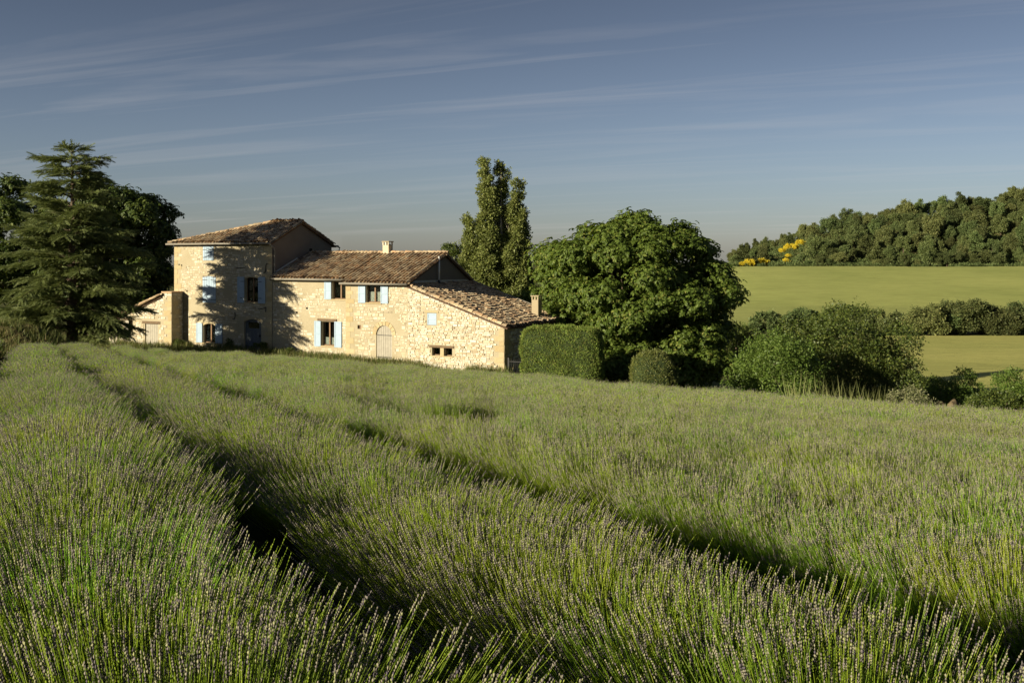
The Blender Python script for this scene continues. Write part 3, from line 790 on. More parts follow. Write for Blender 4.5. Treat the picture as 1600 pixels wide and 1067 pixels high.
# main range
window(M1_UP, 0.04, 'upper window beside the wall step')
a = shutter(4.62, 5.21, M1_UP[2]-0.03, M1_UP[3]+0.03, 0.04)
window(M1_LOW, 0.04, 'ground floor window under an oak lintel', 0.30)
shutter(3.76, 4.32, M1_LOW[2]-0.08, M1_LOW[3]+0.02, 0.04); shutter(5.49, 6.09, M1_LOW[2]-0.08, M1_LOW[3]+0.02, 0.04)
b = MB(); b.box(4.02, 5.66, -0.02, 0.3, H(-4.43), H(-4.28)); b.build('lintel', M_OLDBEAM, house, bevel=0.015)
window(M2_UP, -0.5, 'upper window with net curtains', 0.52)
shutter(7.88, 8.46, M2_UP[2]-0.05, M2_UP[3]+0.02, -0.5); shutter(9.69, 10.27, M2_UP[2]-0.05, M2_UP[3]+0.02, -0.5)
b = MB(); b.box(M2_HOLE[0], M2_HOLE[1], -0.36, -0.3, M2_HOLE[2], M2_HOLE[3]); b.build('vent_panel', M_BROWNWOOD, house)
dg_ = plank_door(M2_DOOR, -0.5, 'round headed door of pale grey planks', M_GREYWOOD, 7, 0.6, wd=0.05)
for z in (H(-5.17), H(-6.6)):
    b = MB(); b.box(9.36, 10.5, -0.465, -0.452, z-0.02, z+0.02); b.build('hinge', M_IRON, dg_)
def round_head(h, w):
    u0, u1, z0, z1 = h; rr = (u1-u0)/2; um = (u0+u1)/2; zc = z1-rr; n = 14; b = MB()
    pt = lambda i: (um - rr*math.cos(math.pi*i/n), zc + rr*math.sin(math.pi*i/n))
    for i in range(n):
        (a, za), (c, zc_) = pt(i), pt(i+1)
        b.poly([(a, w-0.004, za), (c, w-0.004, zc_), (c, w-0.004, z1+0.04), (a, w-0.004, z1+0.04)])
        b.poly([(a, w-0.004, za), (a, w+0.3, za), (c, w+0.3, zc_), (c, w-0.004, zc_)])
    b.build('arch', M_QUOIN, house)
    for i in range(9):                      # arch stones
        a0, a1 = math.pi*i/9+0.02, math.pi*(i+1)/9-0.02; q = MB(); r2 = rr+0.30
        c = [(um - r*math.cos(t), zc + r*math.sin(t)) for r, t in ((rr+0.01, a0), (rr+0.01, a1), (r2, a1), (r2, a0))]
        q.poly([(u, w-0.03, z) for u, z in c])
        for j in range(4):
            (ua, za), (ub, zb_) = c[j], c[(j+1) % 4]; q.poly([(ua, w-0.03, za), (ua, w+0.01, za), (ub, w+0.01, zb_), (ub, w-0.03, zb_)])
        q.build('arch_stone', M_QUOIN, house)
round_head(M2_DOOR, -0.5)
# lean-to openings
b = MB(); b.box(13.08, 14.12, -0.53, -0.3, H(-3.61), H(-3.49)); b.build('lintel', M_QUOIN, house, bevel=0.01)
for i in range(4):
    pass
o = shutter(L_SH[0]+0.01, L_SH[1]-0.01, L_SH[2]+0.01, L_SH[3]-0.01, -0.46, proud=0.02)
b = MB(); b.box(13.42, 15.27, -0.55, -0.25, H(-5.80), H(-5.65)); b.build('lintel', M_OLDBEAM, house, bevel=0.02)
window(L_W1, -0.5, None, 0, True, house, False); window(L_W2, -0.5, None, 0, True, house, False)
b = MB(); b.box(14.25, 14.53, -0.54, -0.4, H(-6.38), H(-5.80)); b.build('stone_mullion', M_QUOIN, house, bevel=0.012)
# wall anchors (iron)
def anchor(u, z, pts, w=0.0):
    b = MB(); b.tube([(u+a, w-0.05, z+c) for a, c in pts], 0.028, 6); b.build('wall_anchor', M_IRON, house)
anchor(-2.9, H(-0.86), [(-0.45, -0.02), (0.45, 0.03)])
anchor(-0.55, H(-0.9), [(0.14, 0.36), (0.03, 0.28), (0.0, 0), (-0.03, -0.22), (-0.16, -0.3)])
anchor(-3.5, H(-4.35), [(0.06, 0.30), (0.1, 0), (0.0, -0.2), (-0.14, -0.16)])
anchor(-0.75, H(-3.75), [(-0.5, 0), (0, 0.05), (0.22, 0.15), (0.2, -0.2)])
r_ = random.Random(3)
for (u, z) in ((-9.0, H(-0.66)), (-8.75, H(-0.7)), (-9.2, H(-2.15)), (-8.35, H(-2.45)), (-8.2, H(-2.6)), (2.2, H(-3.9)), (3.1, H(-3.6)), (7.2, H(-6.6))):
    b = MB(); b.box(u-0.06, u+0.06, -0.012 if u < 6.8 else -0.52, 0.02 if u < 6.8 else -0.48, z-0.06, z+0.06); b.build('putlog_shade_patch', M_ROOM, house)  # solid black blocks on the wall, painting the shade of small holes
flush_stones(house, None, 300)

# ------------------------------------------------------------------ shed in front of the tower's left end
shed = empty('stone_shed', fw(-8.6, -1.1, 0), -TH)
tag(shed, 'small stone shed with lean roof between the cedar and the tower', 'shed')
# local: x along facade (0 = right corner, negative left), y depth, z
S_WIN = (-4.95, -4.05, H(-5.75), H(-4.85)); S_DOOR = (-2.75, -1.38, H(-6.9), H(-5.05))
s_s = [(-6.6, H(-5.0)), (-1.05, H(-2.95)), (-1.0, H(-2.72)), (0, H(-2.72))]
sw = wall('front_wall', s_s, [S_WIN, S_DOOR], 0, shed, M_MORTAR)
rubble(s_s, [S_WIN, S_DOOR, (-3.1, -1.1, H(-5.05), H(-4.83)), (-5.1, -3.9, H(-4.85), H(-4.7))], FP(0), M_STONE2, 0.12, 0.20, 0.15, 0.42, 0.98, 0.03, 11, [(0, -1)], 0.02, 0.0, (shed, sw))
SP = lambda s, z, dw=0.0: (0.0 - dw, s, z)
ss = [(0, H(-2.72)), (1.08, H(-2.72))]
sw2 = wall('side_wall', ss, [], 0, shed, M_MORTAR, flip=SP)
rubble(ss, [], SP, M_STONE2, 0.11, 0.18, 0.14, 0.36, 0.98, 0.025, 12, [(0, 1)], 0.02, 0.0, (shed, sw2))
b = MB(); b.box(-1.02, 0.04, -0.05, 1.08, H(-2.72), H(-2.62)); b.build('coping', M_TILE, shed, bevel=0.01)
b = MB(); b.poly([(-6.6, 0, ZB), (-6.6, 0, H(-5.0)), (-6.6, 4, H(-5.0)), (-6.6, 4, ZB)]); b.poly([(-6.6, 4, ZB), (-6.6, 4, H(-5.0)), (-0.95, 4, H(-2.95)), (-0.95, 4, ZB)]); b.build('back_wall', M_RENDER, shed)
sz = lambda x: H(-2.93) + (x+1.05)*0.369
A = (-6.9, 4.0, sz(-6.9)); B = (-6.9, -0.14, sz(-6.9)); D = (5.9, 0, sz(-1.0)-sz(-6.9))
dat = roof('r', A, B, D, lambda s, t: s > -1, shed, seed=9)
rs = finish_roof([A, B, (-1.0, -0.14, sz(-1.0)), (-1.0, 4.0, sz(-1.0))], dat, shed)
ridge([(-6.9, -0.12, sz(-6.9)+0.03), (-1.05, -0.12, sz(-1.05)+0.03)], rs, 10)
def tag_door():
    u0, u1, z0, z1 = S_DOOR; b = MB(); b.box(u0, u1, 0.13, 0.15, z0, z1); o = b.build('door', M_GREYWOOD, shed)
    for i in range(6):
        w_ = (u1-u0)/6; p = MB(); p.box(u0+i*w_+0.008, u0+(i+1)*w_-0.008, 0.08, 0.12, z0, z1); p.build('plank', M_GREYWOOD, o)
tag_door()
b = MB(); b.box(-3.05, -1.15, -0.03, 0.25, H(-5.05), H(-4.85)); b.build('lintel', M_OLDBEAM, shed, bevel=0.015)
b = MB(); b.box(-5.1, -3.92, -0.03, 0.25, H(-4.85), H(-4.71)); b.build('lintel', M_OLDBEAM, shed, bevel=0.015)
wn = window(S_WIN, 0.0, None, 0, False, shed, True)
b = MB(); b.box(-4.93, -4.52, 0.02, 0.05, H(-5.73), H(-4.87)); b.build('shutter', M_GREYWOOD, shed)
flush_stones(shed, None, 150)

# ------------------------------------------------------------------ iron fence by the lean-to
fn = empty('iron_fence', fw(19.0, -0.3, -0.3), -TH)
tag(fn, 'low black iron railing between the lean-to corner and the clipped hedge', 'iron fence')
for z in (0.35, 1.15):
    b = MB(); b.box(0, 2.3, -0.012, 0.012, z, z+0.035); b.build('rail', M_IRON, fn)
bar0 = None
for i in range(17):
    if bar0 is None:
        b = MB(); b.tube([(0, 0, 0.05), (0, 0, 1.28), (0, 0, 1.36)], [0.016, 0.016, 0.003], 6); bar0 = b.build('bar', M_IRON, fn); o = bar0
    else:
        o = bar0.copy(); COL.objects.link(o)
    o.location = (0.1 + i*0.132, 0, 0)
for x in (0.03, 2.32):
    b = MB(); b.box(x-0.04, x+0.04, -0.04, 0.04, -0.1, 1.4); b.build('post', M_IRON, fn)

# ------------------------------------------------------------------ trees and shrubs
def limb(b, p0, p1, r0, r1, wob, r, n=5, k=6):
    p0, p1 = np.array(p0, float), np.array(p1, float); pts, rad = [], []
    for i in range(n):
        t = i/(n-1); q = p0 + (p1-p0)*t
        if 0 < i < n-1: q = q + np.array([r.uniform(-wob, wob) for _ in range(3)])
        pts.append(q); rad.append(r0 + (r1-r0)*t)
    b.tube(pts, rad, k)
# leaf templates (x right, y forward, z up)
def leaflet_star(k=6, L=1.0, wd=0.30, droop=0.45):
    v, f = [], []
    for i in range(k):
        a = 2*math.pi*i/k + 0.3*math.sin(i*7.1); l = L*(0.8 + 0.25*math.sin(i*3.7+1))
        c, s = math.cos(a), math.sin(a); n = len(v)
        for (rr, ww, zz) in ((0.05, 0, 0), (0.6*l, wd*l, -0.12*droop-0.02), (l, 0, -droop*l), (0.6*l, -wd*l, -0.12*droop-0.02)):
            v.append((c*rr - s*ww, s*rr + c*ww, zz))
        f += [(n, n+1, n+2), (n, n+2, n+3)]
    return np.array(v), np.array(f)
def leaf_cluster(r, k=7, size=1.0, asp=0.55):
    """a twig's worth of single leaves pointing every way"""
    v, f = [], []
    for i in range(k):
        d = np.array([r.gauss(0, 1), r.gauss(0, 1), r.gauss(0.2, 0.8)]); d /= np.linalg.norm(d)
        q = np.cross(d, np.array([r.gauss(0, 1), r.gauss(0, 1), r.gauss(0, 1)])); q /= np.linalg.norm(q)
        o = d*r.uniform(0.2, 0.75)*size; L = size*r.uniform(0.5, 0.8); n = len(v)
        v += [o, o + d*L*0.5 + q*L*asp*0.5, o + d*L, o + d*L*0.5 - q*L*asp*0.5]; f += [(n, n+1, n+2), (n, n+2, n+3)]
    return np.array(v), np.array(f)
PY = random.Random(5)
STAR = leaflet_star()
CLUS = [leaf_cluster(PY, 8) for _ in range(4)]
def crown(clumps, per, tmpl, size, r, flat=0.75, shell=0.55, out_bias=0.9, upb=0.5, jit=0.5):
    """clumps: (N,4) centre + radius; leaf clusters over the outer side of every clump"""
    clumps = np.asarray(clumps, float); ctr = clumps[:, :3].mean(0)
    rr = clumps[:, 3]; cnt = np.maximum(4, (per*(rr/rr.mean())**2)).astype(int)
    idx = np.repeat(np.arange(len(clumps)), cnt); n = len(idx)
    d = sphere_dirs(n, r)
    outd = unit(clumps[idx, :3] - ctr) * np.array([1, 1, 0.8]) + np.array([0, 0, 0.35])
    d = unit(d + outd*out_bias*r.uniform(0, 1, (n, 1)))
    q = rr[idx]*(shell + (1-shell)*r.random(n)**0.6)*(1 + 0.15*r.normal(size=n))
    pos = clumps[idx, :3] + d*q[:, None]*np.array([1, 1, flat])
    up = unit(d + np.array([0, 0, upb]) + r.normal(0, jit, (n, 3)))
    fwd = np.cross(up, r.normal(size=(n, 3)))
    mt = frames(fwd, up)
    sc = size*r.uniform(0.65, 1.3, n)
    if isinstance(tmpl, list):
        vs, fs, off = [], [], 0; pick = r.integers(0, len(tmpl), n)
        for k, (tv, tf) in enumerate(tmpl):
            s_ = pick == k
            if not s_.any(): continue
            v, f = scatter(tv, tf, pos[s_], mt[s_], sc[s_]); vs.append(v); fs.append(f + off); off += len(v)
        return np.concatenate(vs), np.concatenate(fs)
    return scatter(tmpl[0], tmpl[1], pos, mt, sc)
def envelope(n, radii, r, lo=-1.0, inner=0.0, rc=(0.9, 1.4), centre=(0, 0, 0), sq=2.0, rj=0.78):
    """clump centres near the surface of an ellipsoid, some inside"""
    d = sphere_dirs(n*3, r, lo)
    keep = []; md = 1.9/np.sqrt(n)
    for q in d:                                  # roughly even spacing
        if all(np.sum((q-k)**2) > (md*0.75)**2 for k in keep): keep.append(q)
        if len(keep) >= n: break
    d = np.array(keep); n = len(d)
    rad = r.uniform(rj, 1.04, n); rad[r.random(n) < inner] *= 0.62
    d = d/((np.abs(d)**sq).sum(1)**(1/sq))[:, None]
    p = d*rad[:, None]*np.array(radii) + np.array(centre)
    return np.c_[p, r.uniform(rc[0], rc[1], n)]
def tree(name, loc, rz, label, cat, clumps, per, tmpl, size, m, seed, trunk_pts, bark=M_BARK, limbs=10, group=None, **kw):
    r = np.random.default_rng(seed); pr = random.Random(seed)
    root = empty(name, loc, rz); tag(root, label, cat, group)
    v, f = crown(clumps, per, tmpl, size, r, **kw)
    new_obj('crown', np_mesh('crown', v, f), root, m)
    b = MB()
    for (pts, rad) in trunk_pts:
        b.tube(pts, rad, 9)
    top = np.array(trunk_pts[0][0][-1])
    for i in pr.sample(range(len(clumps)), min(limbs, len(clumps))):
        c = np.array(clumps[i][:3]); s = np.array(trunk_pts[0][0][0])*0.0 + top*pr.uniform(0.55, 1.0)
        limb(b, s, s + (c-s)*0.92, trunk_pts[0][1][-1]*0.8, 0.02, 0.2, pr)
    b.build('trunk', bark, root, smooth=True)
    return root

# big round chestnut right of the house
r = np.random.default_rng(11)
CZ = 70.0; cx = at(992, CZ); cg = gz(cx, CZ)
cl = envelope(115, (6.0, 5.8, 5.3), r, -0.8, 0.2, (1.2, 1.8), (-0.1, 0, 5.8), 2.3, 0.9)
cl[:, 0] += np.where(cl[:, 2] > 8.5, -0.3, 0)
low = np.c_[r.uniform(-4.5, 5.5, 34), r.uniform(-5.2, 0.5, 34), r.uniform(0.7, 2.8, 34), r.uniform(1.0, 1.5, 34)]
lft = np.array([[-6.5, 1.5, 4.9, 1.3], [-7.0, 1.3, 6.1, 1.1], [-6.0, 1, 7.7, 1.2], [-6.6, 1.5, 3.6, 1.2], [-7.3, 1.5, 5.1, 1.0], [-5.6, 1, 5.8, 1.5], [-5.4, 1, 4.2, 1.5], [-7.9, 2, 4.2, 1.2], [-8.3, 2.5, 3.2, 1.2], [-7.4, 2, 2.9, 1.3], [-4.6, 0.5, 8.3, 1.6], [-3.4, -0.5, 9.0, 1.6], [-4.4, -2.5, 7.2, 1.5]])
tree('chestnut_tree', (cx, CZ, cg), 0, 'big round horse chestnut tree filling the space right of the house', 'tree', np.vstack([cl, low, lft]), 255, STAR, 0.26, M_CHEST, 12,
     [([(0, 0, -0.2), (0.1, 0, 1.2), (0, 0.1, 2.8)], [0.45, 0.36, 0.28])], limbs=22, flat=0.7, out_bias=0.9, upb=0.7, jit=0.35)

# chestnut behind the cedar, shade put into its leaf colour, second tree at the left border
DZ = 84.0; dxx = at(178, DZ); dgz = gz(dxx, DZ)
cl = envelope(75, (4.8, 4.4, 5.4), r, -0.9, 0.2, (1.15, 1.75), (-0.3, 0, 7.3), 2.2)
tree('chestnut_tree', (dxx, DZ, dgz), 0, 'chestnut tree with shade painted into its leaves, standing between the cedar and the tower', 'tree', cl, 210, STAR, 0.28, M_SHADECHEST, 13,
     [([(0, 0, -0.2), (0.1, 0, 2.0), (0, 0.1, 4.0)], [0.4, 0.32, 0.24])], limbs=14, flat=0.7, upb=0.7, jit=0.35)
DZ = 88.0; dxx = at(-20, DZ); dgz = gz(dxx, DZ)
cl = envelope(60, (6.2, 4.6, 5.4), r, -0.9, 0.2, (1.3, 1.9), (1.0, 0, 7.6))
tree('broadleaf_tree', (dxx, DZ, dgz), 0, 'broadleaf tree cut by the left picture border behind the cedar', 'tree', cl, 190, STAR, 0.30, M_SHADECHEST, 14,
     [([(0, 0, -0.2), (0.1, 0, 2.0), (0, 0.1, 4.5)], [0.4, 0.32, 0.24])], limbs=12, flat=0.7, upb=0.7)

# poplar with three spires behind the house
PZ = 80.0; pxx = at(779, PZ); pg = gz(pxx, PZ); k = PZ/1556
r = np.random.default_rng(15)
pc = []
def spire(px, ytop, ybot, w0, w1, dy=0.0):
    zt = (400-ytop)*k - pg; zb = (400-ybot)*k - pg; z = zt - 0.25; t = 0
    while z > zb:
        t = (zt - z)/(zt - zb); rad = (w0 + (w1-w0)*t**0.7)*k
        for _ in range(3 if t < 0.25 else 6):
            a = r.uniform(0, 2*np.pi); q = rad*r.uniform(0.25, 0.98)
            pc.append(((px-779)*k + q*math.cos(a), dy + q*math.sin(a), z + r.uniform(-0.3, 0.3), max(0.30, rad*r.uniform(0.30, 0.58))))
        z -= 0.55
spire(762, 253, 430, 9, 18, -0.3); spire(783, 255, 430, 9, 16, 0.5); spire(806, 287, 440, 10, 18, 0.0)
spire(738, 343, 480, 12, 19, 0.2); spire(817, 352, 490, 10, 19, 0.3); spire(763, 385, 500, 16, 30, 0); spire(795, 400, 500, 16, 28, 0.2)
pc = np.array(pc)
stems = []
for (px, ytop) in ((763, 262), (783, 266), (805, 296), (738, 360)):
    zt = (400-ytop)*k - pg; x1 = (px-779)*k
    stems.append(([(x1*0.15, 0, -0.2), (x1*0.45, 0, 3.0), (x1*0.95, 0, 7.0), (x1, 0, zt*0.75), (x1, 0, zt)], [0.28, 0.22, 0.16, 0.09, 0.02]))
tree('poplar_tree', (pxx, PZ, pg), 0, 'tall poplar tree with three narrow spires rising behind the house', 'tree', pc, 58, CLUS, 0.24, M_POPLAR, 16, stems, M_PALEBARK, limbs=45, flat=1.1, out_bias=0.4, upb=0.3, jit=0.8)
# small dark tree left of the poplar, over the roof
Z = 100.0; x = at(712, Z); g = gz(x, Z)
cl = envelope(26, (1.7, 1.7, 2.6), r, -0.9, 0.1, (0.6, 0.95), (0, 0, 8.2))
tree('small_tree', (x, Z, g), 0, 'small dark round tree showing over the roof left of the poplar', 'tree', cl, 90, CLUS, 0.26, M_DARKSHRUB, 17, [([(0, 0, -0.2), (0, 0, 3), (0, 0, 6.5)], [0.2, 0.15, 0.1])], limbs=8)

# cedar with tiered boughs
def frond():
    """short cedar shoot: needles in a flat brush"""
    v, f = [], []
    for i in range(9):
        y = 0.08 + 0.1*i; L = 0.20*(1.0 - 0.06*i)
        for s in (-1, 1):
            n = len(v); z = 0.03*math.sin(i*2.1+s)
            v += [(0, y-0.03, 0.02), (0, y+0.055, 0.02), (s*L, y+0.12, 0.05+z)]; f.append((n, n+1, n+2))
        n = len(v); v += [(-0.03, y-0.03, 0.0), (0.03, y-0.03, 0.0), (0, y+0.13, 0.13)]; f.append((n, n+1, n+2))
    return np.array(v), np.array(f)
FR = frond()
EZc = 64.0; ex = at(112, EZc); eg = gz(ex, EZc); HC = (400-226)*EZc/1556 - eg
cedar = empty('cedar_tree', (ex, EZc, eg)); tag(cedar, 'cedar tree with drooping pointed boughs in front of the tower', 'tree')
pr = random.Random(21); r = np.random.default_rng(21)
tb = MB(); tb.tube([(0, 0, -0.3), (0.05, 0, 1.5), (-0.05, 0.05, HC*0.4), (0.05, 0, HC*0.7), (0, 0, HC-0.1)], [0.42, 0.34, 0.24, 0.13, 0.02], 10)
bp = []; sp_pos, sp_dir = [], []
lv = 1.7
def bough(z, az, L, rise, droop, R0=0.05, dense=1.0):
    nb = max(6, int(L/0.22)); pts = []
    ca, sa = math.cos(az), math.sin(az); bend = pr.uniform(-0.25, 0.25)
    for i in range(nb+1):
        t = i/nb; rr = L*t; a2 = az + bend*t
        pts.append(np.array([math.cos(a2)*rr, math.sin(a2)*rr, z + rise*rr - droop*L*t**2.2]))
    tb.tube(pts, [R0*(1-0.85*i/nb) for i in range(nb+1)], 5)
    for i in range(2, nb+1):
        t = i/nb; p = pts[i]; dirv = unit(pts[i]-pts[i-1])
        sidev = np.array([-dirv[1], dirv[0], 0])
        for s in (-1, 1):
            ln = (0.28 + 0.27*L*(1-t)**0.8*min(1, t*2.5))*pr.uniform(0.7, 1.2)
            if ln < 0.12: continue
            td = unit(dirv*0.75 + sidev*s*0.8 + np.array([0, 0, pr.uniform(-0.12, 0.10)]))
            ns = max(1, int(ln/0.13*dense))
            for q in range(ns):
                w = (q+0.5)/ns
                sp_pos.append(p + td*ln*w + np.array([0, 0, -0.25*ln*w*w])); 
                sp_dir.append(unit(td + dirv*0.3 + np.array([pr.gauss(0, 0.3), pr.gauss(0, 0.3), pr.gauss(-0.12, 0.22) - 0.35*w])))
        sp_pos.append(p.copy()); sp_dir.append(unit(dirv + np.array([pr.gauss(0, 0.25), pr.gauss(0, 0.25), pr.gauss(0, 0.2)])))
while lv < HC - 0.5:
    t = lv/HC
    prof = (4.5 + 1.6*min(1, max(0, t-0.18)*5))*(1-t)**0.74*(0.55 + 0.45*min(1, t*4 + 0.35)) + 0.25
    nb = 7 if t < 0.7 else 4
    a0 = pr.uniform(0, 6.28)
    for i in range(nb):
        L = prof*pr.choice((1.0, 0.95, 0.78, 0.55, 1.14))*pr.uniform(0.85, 1.08)
        bough(lv + pr.uniform(-0.2, 0.2), a0 + 2*math.pi*i/nb + pr.uniform(-0.3, 0.3), L, pr.uniform(0.05, 0.28) + 0.25*t, pr.uniform(0.12, 0.34)*(1 - 0.4*t), 0.035 + 0.03*(1-t))
    lv += 0.37 + 0.15*pr.random()
for az in (0.15, 2.9, 3.35): bough(HC-1.15, az, 2.1, 0.22, 0.05, 0.03)
for q in range(6): bough(HC-1.9+0.1*(q % 3), q*1.07+0.3, 1.5+0.3*(q % 2), 0.2, 0.12, 0.03); bough(HC-2.6+0.1*(q % 3), q*1.07+0.8, 1.9+0.5*(q % 2), 0.15, 0.15, 0.03)
for az in (0.9, 2.2, 4.4, 5.5): bough(HC-0.55, az, 0.8, 0.45, 0.0, 0.02)
for q in range(8): sp_pos.append(np.array([0, 0, HC-0.75+q*0.09])); sp_dir.append(unit(np.array([pr.gauss(0, .4), pr.gauss(0, .4), 0.9])))
# long low boughs reaching right in front of the shed
for (z, az, L) in ((1.6, -0.15, 3.5), (2.2, -0.35, 3.9), (2.0, 0.1, 3.3), (2.9, -0.5, 4.6), (1.4, -0.6, 3.2), (3.6, -0.25, 4.3), (2.4, 3.3, 6.0), (1.8, 3.8, 5.6), (3.2, 3.0, 6.0)): bough(z, az, L, 0.10, 0.24, 0.06)
P_, D_ = np.array(sp_pos), np.array(sp_dir)
v, f = scatter(FR[0], FR[1], P_, frames(D_, np.array([-0.25, -0.25, 0.9]) + r.normal(0, 0.6, D_.shape)), r.uniform(0.45, 0.75, len(P_)))
new_obj('crown', np_mesh('crown', v, f), cedar, M_CEDAR)
tb.build('trunk', M_BARK, cedar, smooth=True)

# clipped cypress hedge
def clipped(name, loc, rz, size, label, cat, m, n, leaf, seed, pw=5.0, lump=0.04, core_m=None):
    r = np.random.default_rng(seed)
    root = empty(name, loc, rz); tag(root, label, cat)
    d = sphere_dirs(n, r, -1.0)
    den = (np.abs(d)**pw).sum(1)**(1/pw)
    p = d/den[:, None]
    bump = 1 + lump*vnoise(p[:, 0]*5 + seed, p[:, 2]*5, seed) + lump*0.6*vnoise(p[:, 1]*9, p[:, 2]*9 + p[:, 0]*6, seed+1)
    hs = np.array(size)/2
    pos = p*hs*bump[:, None]; pos[:, 2] += hs[2]
    nrm = unit(np.sign(p)*np.abs(p)**(pw-1)/hs)
    up = unit(nrm*0.6 + np.array([0, 0, 0.55]) + r.normal(0, 0.45, (n, 3)))
    tv = np.array([(-0.22, 0, 0), (0.22, 0, 0), (0.10, 0.55, 0.03), (0, 1, 0.12), (-0.12, 0.5, -0.04)]); tf = np.array([(0, 1, 2), (0, 2, 3), (0, 3, 4)])
    v, f = scatter(tv, tf, pos + nrm*(r.exponential(0.03, (n, 1)) - 0.05), frames(up, nrm + r.normal(0, 0.5, (n, 3))), leaf*r.uniform(0.6, 1.4, n))
    new_obj('foliage', np_mesh('foliage', v, f), root, m)
    # solid inner mass, its dark colour standing for shade among the twigs
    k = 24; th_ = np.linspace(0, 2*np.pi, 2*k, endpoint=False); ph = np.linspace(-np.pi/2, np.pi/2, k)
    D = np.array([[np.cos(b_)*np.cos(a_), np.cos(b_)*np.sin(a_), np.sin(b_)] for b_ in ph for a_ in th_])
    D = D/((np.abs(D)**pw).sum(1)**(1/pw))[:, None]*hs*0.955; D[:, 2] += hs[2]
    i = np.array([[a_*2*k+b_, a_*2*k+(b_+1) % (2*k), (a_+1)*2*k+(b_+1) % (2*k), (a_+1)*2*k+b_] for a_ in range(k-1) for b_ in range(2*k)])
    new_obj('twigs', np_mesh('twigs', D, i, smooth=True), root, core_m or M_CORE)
    return root
Z = 58.0
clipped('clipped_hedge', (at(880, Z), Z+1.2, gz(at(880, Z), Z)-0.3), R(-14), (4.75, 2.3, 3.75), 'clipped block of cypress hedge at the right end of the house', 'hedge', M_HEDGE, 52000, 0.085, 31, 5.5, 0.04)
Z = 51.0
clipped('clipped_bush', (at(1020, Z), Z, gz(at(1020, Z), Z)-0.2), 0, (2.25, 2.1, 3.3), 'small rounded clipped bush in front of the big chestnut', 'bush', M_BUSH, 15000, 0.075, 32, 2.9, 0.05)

# right-hand shrubs and small trees
def shrub(name, px, Z, wdt, hgt, label, cat, m, seed, n=26, per=90, size=0.2, dep=None, group=None, rc=None, lo=-0.9, tmpl=None, stems_=3, bark=M_BARK, zoff=-0.1, shape_top=1.0):
    r = np.random.default_rng(seed); pr = random.Random(seed)
    x = at(px, Z); g = gz(x, Z) + zoff
    rc = rc or (0.13*hgt, 0.23*hgt)
    cl = envelope(n, (wdt/2*0.82, (dep or wdt)/2*0.82, hgt/2*0.80), r, lo, 0.12, rc, (0, 0, hgt*0.50))
    cl[:, :3] += r.normal(0, 0.055*hgt, (len(cl), 3))
    st = [([(0.2*pr.uniform(-1, 1)*wdt*0.5, 0, -0.1), (0.1*pr.uniform(-1, 1), 0, hgt*0.25), (0.3*pr.uniform(-1, 1), 0.1, hgt*0.5)], [0.10, 0.08, 0.05]) for _ in range(stems_)]
    return tree(name, (x, Z, g), 0, label, cat, cl, per, tmpl or CLUS, size, m, seed, st, bark, limbs=8, group=group, flat=0.8, upb=0.6, jit=0.4, shell=0.8)
shrub('light_green_shrub', 1215, 56.0, 5.0, 5.2, 'light green bushy tree with pale trunks at the field edge', 'tree', M_LIGHTSHRUB, 41, 40, 95, 0.19, 4.5, bark=M_PALEBARK, stems_=4)
shrub('dark_spreading_tree', 1314, 62.0, 8.0, 6.7, 'dark spreading tree behind the tall grass clump', 'tree', M_DARKSHRUB, 42, 60, 110, 0.20, 6.0)
shrub('dark_spreading_tree', 1392, 60.0, 3.2, 3.6, 'low dark bush at the right foot of the spreading tree', 'bush', M_DARKSHRUB, 43, 20, 80, 0.18)
shrub('small_tree', 1176, 84.0, 2.6, 4.6, 'small tree peeking out on the right of the chestnut', 'tree', M_DARKSHRUB, 44, 20, 90, 0.24)
shrub('field_bush', 1450, 74.0, 3.4, 2.7, 'dark low bush left of the pair below the near barley field', 'bush', M_DARKSHRUB, 45, 16, 80, 0.18)
shrub('field_bush', 1492, 64.0, 3.6, 3.1, 'mid green bush above the earth bank', 'bush', M_LIGHTSHRUB, 46, 18, 80, 0.17)
shrub('field_bush', 1560, 53.0, 3.4, 2.9, 'tangled bush with bare twigs at the right picture border', 'bush', M_DARKSHRUB, 47, 22, 70, 0.15)
shrub('field_bush', 1598, 56.0, 3.2, 3.6, 'olive green bush cut by the right picture border', 'bush', M_LIGHTSHRUB, 48, 22, 80, 0.16)
shrub('pale_bush', 1430, 44.0, 1.7, 2.7, 'pale olive feathery bush left of the earth bank', 'bush', M_PALESHRUB, 49, 14, 70, 0.11)
shrub('field_bush', 1190, 60.0, 1.6, 1.2, 'low bush at the foot of the pale trunks', 'bush', M_DARKSHRUB, 50, 12, 60, 0.14)
for i, (px, h_, w_) in enumerate(((1205, 4.6, 8), (1262, 5.2, 9), (1325, 5.6, 9), (1372, 5.0, 7), (1412, 4.0, 7), (1452, 6.0, 7.5), (1503, 7.6, 8.5), (1532, 6.6, 7), (1566, 5.2, 7), (1604, 6.0, 7), (1645, 6.0, 8), (1478, 4.4, 6), (1585, 4.2, 6))):
    shrub('hedgerow_bush', px, 190.0 + (i*37 % 5) - 2, w_*1.25, h_, 'dark bush in the hedgerow dividing the two barley fields', 'bush', M_WOOD, 60+i, 22, 60, 0.55, 5.5, group='bushes of the hedgerow between the barley fields', zoff=-0.4)
for i, (px, h_) in enumerate(((1150, 6.5),)):
    shrub('valley_bush', px, 128.0 + 4*i, 7.0, h_, ('leafy bush half hidden behind the chestnut', 'dark bush behind the light green tree', 'dark bush behind the spreading tree')[i], 'bush', M_DARKSHRUB, 80+i, 22, 70, 0.42)

